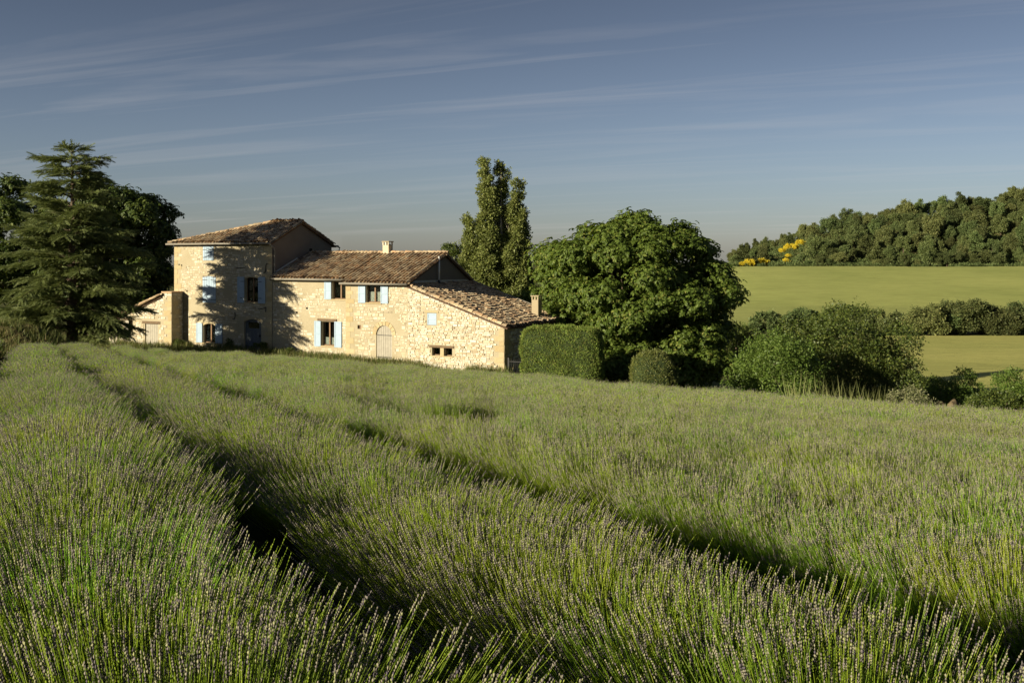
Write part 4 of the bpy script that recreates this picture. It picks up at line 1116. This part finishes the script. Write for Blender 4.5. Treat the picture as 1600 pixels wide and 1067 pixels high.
# wooded hill: oaks as single trees
HK = []
for kk in range(9):
    r = np.random.default_rng(100+kk); pr = random.Random(100+kk)
    hgt = 7.5; wd = (6.2, 7.5, 5.2, 6.8, 8.2, 5.8, 4.6, 7.0, 6.0)[kk]
    cl = envelope((24, 16, 30)[kk % 3], (wd/2*0.85, wd/2*0.85, hgt/2*(0.72, 0.60, 0.80)[kk % 3]), r, -0.8, 0.12, ((0.6, 1.6), (0.8, 1.4), (0.5, 1.2))[kk % 3], (0, 0, hgt*0.58))
    cl[:, :3] += r.normal(0, 0.62, (len(cl), 3))
    if kk in (4, 7): cl[:, :2] *= (1.15 - 0.09*cl[:, 2:3])
    v, f = crown(cl, 46, CLUS, 0.62, r, flat=0.8, upb=0.5, jit=0.6)
    me = np_mesh('crown', v, f); me.materials.append(M_WOOD)
    tb2 = MB(); tb2.tube([(0, 0, -0.5), (0, 0, 1.5), (0.1, 0, hgt*0.5)], [0.25, 0.2, 0.12], 6)
    tm = bpy.data.meshes.new('trunk'); tm.from_pydata(tb2.v, [], tb2.f); tm.materials.append(M_BARK)
    HK.append((me, tm))
pr = random.Random(77); placed = []
def hill_tree(x, y, s, kk):
    root = empty('oak_tree', (x, y, gz(x, y)-0.3), pr.uniform(0, 6.28)); root.scale = (s*pr.uniform(0.9, 1.15), s*pr.uniform(0.9, 1.15), s*pr.uniform(0.7, 1.4))
    tag(root, 'small oak tree in the wood on the far hillside', 'tree', 'oaks of the wood on the far hill')
    c = bpy.data.objects.new('crown', HK[kk][0]); COL.objects.link(c); c.parent = root
    t_ = bpy.data.objects.new('trunk', HK[kk][1]); COL.objects.link(t_); t_.parent = root
tries = 0
while len(placed) < 290 and tries < 30000:
    tries += 1
    y = pr.uniform(427, 512); x = pr.uniform(98, 292)
    xr = x*500/y
    if xr < 110: continue
    if 126 < xr < 146 and y < 486: continue                 # open scrub slope with broom
    sc = pr.uniform(0.65, 1.3) if y > 440 else pr.uniform(0.5, 0.95)
    if xr < 150: sc *= 0.72
    if any((x-a)**2 + (y-b_)**2*0.8 < (2.05*(sc+c))**2 for a, b_, c in placed): continue
    placed.append((x, y, sc)); hill_tree(x, y, sc, pr.randrange(9))
# low scrub between the oaks
r = np.random.default_rng(150)
n = 2600; sy = r.uniform(423.5, 515, n); sx = r.uniform(92, 300, n); k_ = (sx*500/sy > 108)
sx, sy = sx[k_], sy[k_]; cl = np.c_[sx, sy, ground(sx, sy) + 0.5, r.uniform(0.7, 1.7, len(sx))]
v, f = crown(cl, 16, CLUS, 0.75, r, flat=0.7, upb=0.7, jit=0.6, out_bias=0.0)
tag(new_obj('undergrowth', np_mesh('undergrowth', v, f), None, M_WOOD), kind='stuff')
BM = []
for kk in range(3):
    r = np.random.default_rng(140+kk)
    cl = envelope(12, (1.5, 1.2, 0.9), r, -0.5, 0.1, (0.5, 0.8), (0, 0, 1.0)); v, f = crown(cl, 40, CLUS, 0.4, r)
    me = np_mesh('broom_shrub', v, f); me.materials.append(M_BROOM); BM.append(me)
for i, (px, y) in enumerate(((1160, 426), (1166, 428), (1171, 427), (1178, 429), (1184, 430), (1190, 433), (1200, 438), (1224, 470), (1231, 474), (1238, 478), (1243, 472), (1250, 479), (1232, 455), (1228, 440), (1577, 500), (1262, 482))):
    x = at(px, y); o = bpy.data.objects.new('broom_shrub', BM[i % 3]); COL.objects.link(o)
    o.location = (x, y, gz(x, y) + 0.4); o.rotation_euler = (0, 0, i*1.3); o.scale = (0.75 + 0.22*(i % 3),)*3
    tag(o, 'yellow flowering broom shrub on the edge of the wooded hill', 'shrub', 'yellow brooms on the far hill')

# ------------------------------------------------------------------ lavender
RD = np.array([-0.488, 1.0]); RD /= np.linalg.norm(RD); PR_ = np.array([RD[1], -RD[0]])
def spike_mat():
    m, t, o = mat('lavender_flower_spike')
    r = ramp(t, [(0, (0.10,0.085,0.11)), (0.35, (0.21,0.185,0.165)), (0.75, (0.285,0.27,0.175)), (1, (0.33,0.34,0.15))])
    t.links.new(rand_fac(t, obj=False), r.inputs[0])
    p = principled(t, None, r.outputs[0], 0.85, 0.15)
    tr = N(t, 'ShaderNodeBsdfTranslucent'); t.links.new(r.outputs[0], tr.inputs['Color'])
    mx = N(t, 'ShaderNodeMixShader'); mx.inputs[0].default_value = 0.12
    t.links.new(p.outputs[0], mx.inputs[1]); t.links.new(tr.outputs[0], mx.inputs[2]); t.links.new(mx.outputs[0], o.inputs[0])
    return m
M_SPIKE = spike_mat()
M_STEM = leaf_mat('lavender_stem', [(0, (0.189,0.285,0.026)), (0.5, (0.326,0.456,0.042)), (0.9, (0.410,0.536,0.066)), (1, (0.473,0.536,0.140))], 0.5, 0.5, 0.3, obj_shift=0.12)
def lav_segment(seed, nstem, stem_w, spike_w, whorls, plant=0.52):
    """one metre of row: stems fanning out of the plants, each with a flower spike"""
    r = np.random.default_rng(seed)
    y = r.uniform(-0.62, 0.62, nstem)
    pcs = np.round(y/plant)*plant + 0.05*np.sin(np.round(y/plant)*9 + seed)
    a = r.uniform(-1, 1, nstem); ang = np.sign(a)*np.abs(a)**0.9*R(62)
    root = np.stack([0.27*np.sin(ang) + r.normal(0, 0.045, nstem), pcs + (y-pcs)*0.4, 0.06 + r.uniform(0, 0.12, nstem)], 1)
    lump = 1 + 0.06*np.cos((y-pcs)/plant*2*np.pi) + 0.04*np.sin(seed*3 + np.round(y/plant)*5)
    tipr = lump*np.clip(r.normal(0.95, 0.11, nstem), 0.55, 1.10)
    tip = np.stack([0.84*np.sin(ang)*tipr + r.normal(0, 0.035, nstem), y + (y-pcs)*0.45 + r.normal(0, 0.05, nstem), (0.12 + 0.52*np.cos(ang)**0.33)*tipr + r.normal(0, 0.02, nstem)], 1)
    cell = (np.round(y/0.24).astype(int)*7 + np.round(a*3.2).astype(int)*31) % 97
    lean = r.normal(0, 0.055, (97, 3)); lean[:, 2] = r.normal(0, 0.035, 97); tip = tip + lean[cell]
    tip[:, 0] += 0.03                                        # light breeze
    ln = tip - root; L = np.linalg.norm(ln, axis=1); dirv = ln/L[:, None]
    up = np.array([0, 0, 1.0])
    vs, fs, mi = [], [], []; off = 0
    # stem: three-sided, bowed upwards near its tip
    side = unit(np.cross(dirv, r.normal(size=(nstem, 3)))); oth = np.cross(dirv, side)
    rings = []
    for (t, wd) in ((0.25, 1.0), (0.62, 0.95), (1.0, 0.7)):
        c = root + ln*t + up*(-0.05*math.sin(math.pi*t)*L[:, None])
        for k3 in range(3):
            q = 2*math.pi*k3/3; rings.append(c + (side*math.cos(q) + oth*math.sin(q))*stem_w*wd*0.5)
    V = np.stack(rings, 1)
    F = []
    for lv_ in range(2):
        for k3 in range(3):
            F.append((lv_*3+k3, lv_*3+(k3+1) % 3, lv_*3+3+(k3+1) % 3, lv_*3+3+k3))
    F = np.array(F); vs.append(V.reshape(-1, 3)); fs.append((F[None] + (np.arange(nstem)*9)[:, None, None]).reshape(-1, 4)); mi.append(np.zeros(nstem*6, int)); off += nstem*9
    # spike: whorls of florets, each a small double pyramid
    sd = unit(dirv + up*0.25); sl = r.uniform(0.035, 0.065, nstem); flower = r.random(nstem) < 0.60
    side = unit(np.cross(sd, r.normal(size=(nstem, 3)))); oth = np.cross(sd, side)
    tri = []
    for w_ in range(whorls):
        t0 = w_/whorls; wd = spike_w*(0.75 + 0.5*math.sin(math.pi*(0.25+0.7*t0)))*(0.8 + 0.2*((w_*7) % 3))
        hgt = sl/whorls*1.35
        c0 = tip + sd*(sl*t0)[:, None]
        jw = r.uniform(0.7, 1.25, nstem)*np.where(flower, 1, 0.45)
        pts = [c0]
        rot = r.uniform(0, 2, nstem)
        for k3 in range(3):
            q = 2*math.pi*k3/3 + rot
            pts.append(c0 + sd*(hgt*0.6)[:, None] + (side*np.cos(q)[:, None] + oth*np.sin(q)[:, None])*(wd*0.5*jw)[:, None])
        pts.append(c0 + sd*hgt[:, None])
        V = np.stack(pts, 1); F = np.array([(0, 2, 1), (0, 3, 2), (0, 1, 3), (4, 1, 2), (4, 2, 3), (4, 3, 1)])
        tri.append((F[None] + (np.arange(nstem)*5)[:, None, None] + off).reshape(-1, 3)); vs.append(V.reshape(-1, 3)); off += nstem*5
        mi.append(np.where(np.repeat(flower, 6), 1, 0))
    me = np_mesh('lavender_stems', np.concatenate(vs), [fs[0], np.concatenate(tri)], np.concatenate(mi))
    me.materials.append(M_STEM); me.materials.append(M_SPIKE)
    return me
SRC_N = [bpy.data.objects.new('lavender_stems', lav_segment(200+i, 2700, 0.0031, 0.0076, 5)) for i in range(8)]
SRC_F = [bpy.data.objects.new('lavender_stems', lav_segment(300+i, 1000, 0.0065, 0.012, 3)) for i in range(6)]
def gn_group(name, srcs):
    g = bpy.data.node_groups.new(name, 'GeometryNodeTree')
    g.interface.new_socket('Geometry', in_out='INPUT', socket_type='NodeSocketGeometry')
    g.interface.new_socket('Geometry', in_out='OUTPUT', socket_type='NodeSocketGeometry')
    gi = g.nodes.new('NodeGroupInput'); go = g.nodes.new('NodeGroupOutput')
    j = g.nodes.new('GeometryNodeJoinGeometry')
    for s in srcs:
        oi = g.nodes.new('GeometryNodeObjectInfo'); oi.inputs[0].default_value = s
        ti = g.nodes.new('GeometryNodeGeometryToInstance')
        g.links.new(oi.outputs['Geometry'], ti.inputs[0]); g.links.new(ti.outputs[0], j.inputs[0])
    ip = g.nodes.new('GeometryNodeInstanceOnPoints')
    ip.inputs['Pick Instance'].default_value = True
    def na(nm, typ):
        n = g.nodes.new('GeometryNodeInputNamedAttribute'); n.data_type = typ; n.inputs['Name'].default_value = nm; return n.outputs[0]
    er = g.nodes.new('FunctionNodeEulerToRotation')
    g.links.new(na('euler', 'FLOAT_VECTOR'), er.inputs[0]); g.links.new(er.outputs[0], ip.inputs['Rotation'])
    g.links.new(na('size', 'FLOAT_VECTOR'), ip.inputs['Scale']); g.links.new(na('variant', 'INT'), ip.inputs['Instance Index'])
    g.links.new(gi.outputs[0], ip.inputs['Points']); g.links.new(j.outputs[0], ip.inputs['Instance']); g.links.new(ip.outputs[0], go.inputs[0])
    return g
GN_N, GN_F = gn_group('near_lavender', SRC_N), gn_group('far_lavender', SRC_F)
def points_obj(name, pos, eul, sca, var, parent, group):
    me = bpy.data.meshes.new(name); me.vertices.add(len(pos)); me.vertices.foreach_set('co', np.asarray(pos, np.float32).ravel())
    for nm, typ, dat in (('euler', 'FLOAT_VECTOR', eul), ('size', 'FLOAT_VECTOR', sca)):
        at_ = me.attributes.new(nm, typ, 'POINT'); at_.data.foreach_set('vector', np.asarray(dat, np.float32).ravel())
    at_ = me.attributes.new('variant', 'INT', 'POINT'); at_.data.foreach_set('value', np.asarray(var, np.int32))
    o = new_obj(name, me, parent); md = o.modifiers.new('scatter', 'NODES'); md.node_group = group
    return tag(o, kind='stuff')
furrows = [-2.8, -0.85, 1.45, 3.75, 5.6, 7.4] + [9.3 + 1.85*i for i in range(13)]
def in_field(x, y):
    w = (x - P0[0])*DW[0] + (y - P0[1])*DW[1]; u = (x - P0[0])*DU[0] + (y - P0[1])*DU[1]
    if x > 3.5 and y > edge_y(np.array(x)) - 0.3: return False
    if w > -4.6: return False
    if x < -19 and (w > -13.5 - 0.55*max(0, -12-u)): return False
    if PR_[0]*x + PR_[1]*y < 1.75 and y > 51.5: return False
    return True
LABELS = {0: 'dark lavender row cut by the left picture border',
          1: 'nearest full lavender row sweeping from the lower left corner up to the cedar', 2: 'broad lavender row right of the deep dark furrow',
          3: 'third full lavender row, beyond the broad one', 4: 'fourth full lavender row, with a dark gap where a plant is missing', 5: 'fifth full lavender row, right behind the one with the dark gap'}
rr = np.random.default_rng(55)
for i in range(len(furrows)-1):
    c0 = (furrows[i] + furrows[i+1])/2 - (0.25 if i == 2 else -0.10 if i == 3 else 0); wdt = furrows[i+1] - furrows[i]
    ss_ = np.arange(-3.0 if i > 1 else -1.5, 92.0, 0.55)
    P2 = []
    for s in ss_:
        wob = 0.10*max(0.0, 4.5-s) + 0.07*math.sin(s*0.35 + i*2.1) + 0.05*math.sin(s*0.9 + i)
        p = PR_*(c0 + wob) + RD*(s + rr.uniform(-0.1, 0.1))
        if p[1] < -1.5 or not in_field(p[0], p[1]): continue
        if p[0] > 0.62*p[1] + 5 or p[0] < -0.60*p[1] - 6: continue
        P2.append((p[0], p[1], s))
    if len(P2) < 3: continue
    P2 = np.array(P2)
    root = empty('lavender_row', (P2[0, 0], P2[0, 1], gz(P2[0, 0], P2[0, 1])))
    tag(root, LABELS.get(i, 'lavender row melting into the grey green mass at the right of the field'), 'lavender row', 'rows of the lavender field')
    o0 = np.array(root.location)
    z = crest(P2[:, 0], P2[:, 1]) - ROWH
    pos = np.c_[P2[:, :2], z] - o0
    n = len(pos); gx = CF[1]
    yaw = math.atan2(-RD[0], RD[1])
    slope = math.atan(-0.1*RD[1] + 0.046*0.43)
    flip = rr.random(n) < 0.5
    eul = np.c_[np.where(flip, -slope, slope) + rr.normal(0, 0.02, n), rr.normal(0, 0.03, n), yaw + np.where(flip, math.pi, 0) + rr.normal(0, 0.06, n)]
    swell = 1 + 0.06*np.sin(P2[:, 2]*0.8 + i*1.7) + rr.normal(0, 0.04, n)
    zs = 1.16 + 0.06*np.sin(P2[:, 2]*0.6 + i*2.9) + rr.normal(0, 0.045, n)
    if i == 4:
        gap = np.exp(-((P2[:, 2]-15.0)/1.2)**4); zs *= 1-0.85*gap; swell *= 1-0.5*gap
    xs_ = wdt/(2.35 if i < 2 else 2.22 if i == 2 else 3.15)*swell
    if 2 <= i <= 5:
        nearp = np.clip(1 - (P2[:, 2]-3)/(7.0 + 3*(i-2)), 0, 1); xs_ = xs_*(1 - (0.04 if i == 2 else 0.13 if i == 3 else 0.2)*nearp); zs = zs*(1 - (0.10 if i == 2 else 0.06)*nearp)
    sca = np.c_[xs_, np.full(n, 1.0), zs]
    dist = np.hypot(P2[:, 0], P2[:, 1]); nr = dist < 24
    if nr.any(): points_obj('flowering_stems', pos[nr], eul[nr], sca[nr], rr.integers(0, 8, nr.sum()), root, GN_N)
    if (~nr).any(): points_obj('flowering_stems', pos[~nr], eul[~nr], sca[~nr], rr.integers(0, 6, (~nr).sum()), root, GN_F)
    # leafy cushion under the stems
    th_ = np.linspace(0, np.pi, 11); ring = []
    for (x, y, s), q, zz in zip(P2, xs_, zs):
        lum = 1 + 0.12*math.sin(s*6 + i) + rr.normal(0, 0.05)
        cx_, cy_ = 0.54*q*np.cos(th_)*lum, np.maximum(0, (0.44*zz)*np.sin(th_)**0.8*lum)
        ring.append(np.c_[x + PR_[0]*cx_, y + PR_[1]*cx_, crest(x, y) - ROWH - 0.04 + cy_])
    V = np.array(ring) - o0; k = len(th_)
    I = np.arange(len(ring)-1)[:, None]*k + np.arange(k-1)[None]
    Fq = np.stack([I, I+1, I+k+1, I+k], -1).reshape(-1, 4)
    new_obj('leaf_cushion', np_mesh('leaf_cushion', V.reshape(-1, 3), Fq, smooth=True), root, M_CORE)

# ------------------------------------------------------------------ grass, weeds, banks
def blades(name, pts, hmin, hmax, wd, m, seed, lean=0.25, heads=False):
    r = np.random.default_rng(seed); n = len(pts)
    tv = np.array([(-0.5, 0, 0), (0.5, 0, 0), (0.35, 0.05, 0.55), (-0.35, 0.05, 0.55), (0.0, 0.22, 1.0)])
    a = r.uniform(0, 2*np.pi, n); up = unit(np.c_[r.normal(0, lean, n), r.normal(0, lean, n), np.ones(n)])
    fwd = np.c_[np.cos(a), np.sin(a), np.zeros(n)]
    mt = frames(fwd - up*(fwd*up).sum(1)[:, None], up); h = r.uniform(hmin, hmax, n)
    sc = np.c_[np.full(n, wd)*r.uniform(0.7, 1.4, n), h, h]
    v, f4 = scatter(tv, np.array([(0, 1, 2, 3)]), pts, mt, sc)
    f3 = (np.array([(3, 2, 4)])[None] + (np.arange(n)*5)[:, None, None]).reshape(-1, 3)
    return tag(new_obj(name, np_mesh(name, v, [f4, f3]), None, m), kind='stuff')
r = np.random.default_rng(91)
# headland grass between field and house
u = r.uniform(-22, 19.5, 26000); w = r.uniform(-8.5, -0.15, 26000)
w = np.where(r.random(26000) < 0.35, r.uniform(-1.2, -0.1, 26000) - np.where(u > 6.8, 0.5, 0) - np.where(u < -8.6, 1.2, 0), w)
X = P0[0] + DU[0]*u + DW[0]*w; Y = P0[1] + DU[1]*u + DW[1]*w
k = vnoise(X*0.8, Y*0.8, 4) > -0.35
blades('grass', np.c_[X, Y, ground(X, Y)][k], 0.25, 0.8, 0.04, M_GRASS, 92)
# rough grass at the left end of the rows and the right field edge
n = 16000; X = r.uniform(-52, -18, n); Y = r.uniform(44, 72, n)
wv = (X-P0[0])*DW[0] + (Y-P0[1])*DW[1]; uv = (X-P0[0])*DU[0] + (Y-P0[1])*DU[1]
k = ((wv > -13.8 - 0.55*np.maximum(0, -12-uv)) | ((PR_[0]*X + PR_[1]*Y < 1.75) & (Y > 51.5))) & (vnoise(X*0.6, Y*0.6, 7) > -0.5)
blades('rough_grass', np.c_[X, Y, ground(X, Y)][k], 0.25, 0.75, 0.04, M_GRASS, 93)
n = 12000; X = r.uniform(4, 40, n); Y = edge_y(X) + r.uniform(-0.4, 12, n)
blades('rough_grass', np.c_[X, Y, ground(X, Y)], 0.2, 0.55, 0.04, M_GRASS, 94)
# tall grass clump below the dark tree
n = 420; X = at(r.uniform(1238, 1388, n), 43.5) + r.normal(0, 0.3, n); Y = 43.0 + r.normal(0, 0.5, n) - (X-14)*0.35
g_ = blades('tall_grass', np.c_[X, Y, ground(X, Y)], 1.4, 2.5, 0.045, M_STRAW, 95, 0.10)
n = 2500; X = at(r.uniform(1225, 1400, n), 43.5); Y = 43.3 + r.normal(0, 0.5, n) - (X-14)*0.35
blades('tall_grass', np.c_[X, Y, ground(X, Y)], 0.7, 1.3, 0.04, M_GRASS, 96, 0.2)
# earth bank at the right
def mound(name, x, y, sx, sy, h, m, seed, kind='structure'):
    n = 28; a = np.linspace(-1, 1, n); X, Y = np.meshgrid(a, a)
    hh = h*np.clip(1 - (X**2 + Y**2), 0, 1)**0.7*(1 + 0.25*vnoise(X*5, Y*5, seed)) - 0.15
    v = np.stack([x + X*sx, y + Y*sy, ground(x + X*sx, y + Y*sy) + hh], -1).reshape(-1, 3)
    i = (np.arange(n-1)[:, None]*n + np.arange(n-1)[None]).ravel()
    return tag(new_obj(name, np_mesh(name, v, np.stack([i, i+1, i+n+1, i+n], 1), smooth=True), None, m), kind=kind)
M_EARTH = mortar_mat('ochre_earth', (0.14,0.105,0.058), (0.23,0.18,0.11), 0.5)
M_DRYBANK = mortar_mat('dry_grass_bank', (0.06,0.06,0.025), (0.13,0.105,0.05), 0.5)
mound('earth_bank', at(1487, 44), 44, 1.5, 1.3, 2.15, M_EARTH, 3)
mound('scrub_bank', at(5, 57.5), 57.5, 4.6, 2.2, 1.75, M_DRYBANK, 5)
mound('dirt_patch', at(62, 52), 52, 2.4, 2.2, 0.28, M_EARTH, 8)
n = 5000; X = at(5, 57.5) + r.uniform(-4.5, 4.5, n); Y = 57.5 + r.uniform(-2.2, 1.6, n)
q = np.clip(1 - ((X-at(5, 57.5))/4.6)**2 - ((Y-57.5)/2.2)**2, 0, 1); k = q > 0
blades('scrub_grass', np.c_[X, Y, ground(X, Y) + 1.75*q**0.7 - 0.25][k], 0.25, 0.7, 0.04, M_GRASS, 97)
# two tall weeds standing out of the lavender
def weed(px, ybase, Z, h, label, seed):
    pr = random.Random(seed); x = at(px, Z); zb = float(crest(np.array(x), np.array(Z))) - 0.45
    root = empty('weed', (x, Z, zb)); tag(root, label, 'weed')
    b = MB(); pts = [(0.03*math.sin(i*1.3), 0.02*math.cos(i), h*i/6) for i in range(7)]; b.tube(pts, [0.008*(1-0.1*i) for i in range(7)], 5); b.build('stem', M_STRAW, root)
    for i in range(9):
        z = h*(0.35 + 0.65*i/9); a = pr.uniform(0, 6.28); L = 0.11*(1.15 - 0.6*i/9)*pr.uniform(0.8, 1.3); q = MB()
        c, s = math.cos(a), math.sin(a)
        q.poly([(0, 0, z), (c*L*.5 - s*L*.22, s*L*.5 + c*L*.22, z+L*.35), (c*L, s*L, z+L*.2), (c*L*.5 + s*L*.22, s*L*.5 - c*L*.22, z+L*.35)]); q.build('leaf', M_LIGHTSHRUB, root)
weed(910, 690, 14.0, 1.02, 'tall thin pale green weed sticking out of the lavender', 1)
weed(966, 672, 14.5, 0.85, 'shorter branching weed right of the tall thin one', 2)
# plants at the foot of the tower
for i, (u, w, h_, w_, lab) in enumerate(((-8.1, -0.6, 0.7, 0.9, 'low garden plant in the corner of shed and tower'), (-0.6, -0.6, 0.8, 1.1, 'dark garden plant right of the tower door'), (1.9, -0.7, 0.7, 1.0, 'rounded garden plant at the foot of the main wall'), (-3.4, -0.5, 0.9, 0.6, 'potted plant left of the tower door'))):
    p = fw(u, w); rs_ = np.random.default_rng(400+i)
    cl = envelope(9, (w_/2, w_/2, h_/2), rs_, -0.6, 0.1, (0.16, 0.26), (0, 0, h_*0.55))
    tree('garden_plant', (p[0], p[1], gz(p[0], p[1])-0.05), 0, lab, 'plant', cl, 40, CLUS, 0.10, M_DARKSHRUB, 400+i, [([(0, 0, -0.1), (0, 0, 0.15), (0, 0, 0.3)], [0.03, 0.025, 0.02])], limbs=4)

# labels for the setting and for what nobody could count
for nm, lab, cat in (('ground', 'soil and rough grass of the whole valley', 'ground'), ('far_barley_field', 'pale green barley field below the wooded hill', 'field'),
                     ('near_barley_field', 'ripening barley field in front of the hedgerow', 'field'), ('undergrowth', 'low scrub covering the slope between the oaks', 'scrub'),
                     ('grass', 'long grass between the lavender and the house', 'grass'), ('rough_grass', 'rough grass at the left end of the rows', 'grass'),
                     ('rough_grass.001', 'rough grass past the right edge of the lavender', 'grass'), ('tall_grass', 'pale tall grass stalks in front of the dark spreading tree', 'grass'),
                     ('tall_grass.001', 'green grass at the foot of the tall pale stalks', 'grass'), ('earth_bank', 'bare ochre earth bank between the bushes at the right', 'bank'),
                     ('scrub_bank', 'dry scrubby bank under the cedar at the left', 'bank'), ('dirt_patch', 'bare earth at the far end of the dark furrow', 'soil'),
                     ('scrub_grass', 'dry grass on the bank under the cedar', 'grass')):
    if nm in bpy.data.objects:
        tag(bpy.data.objects[nm], lab, cat)
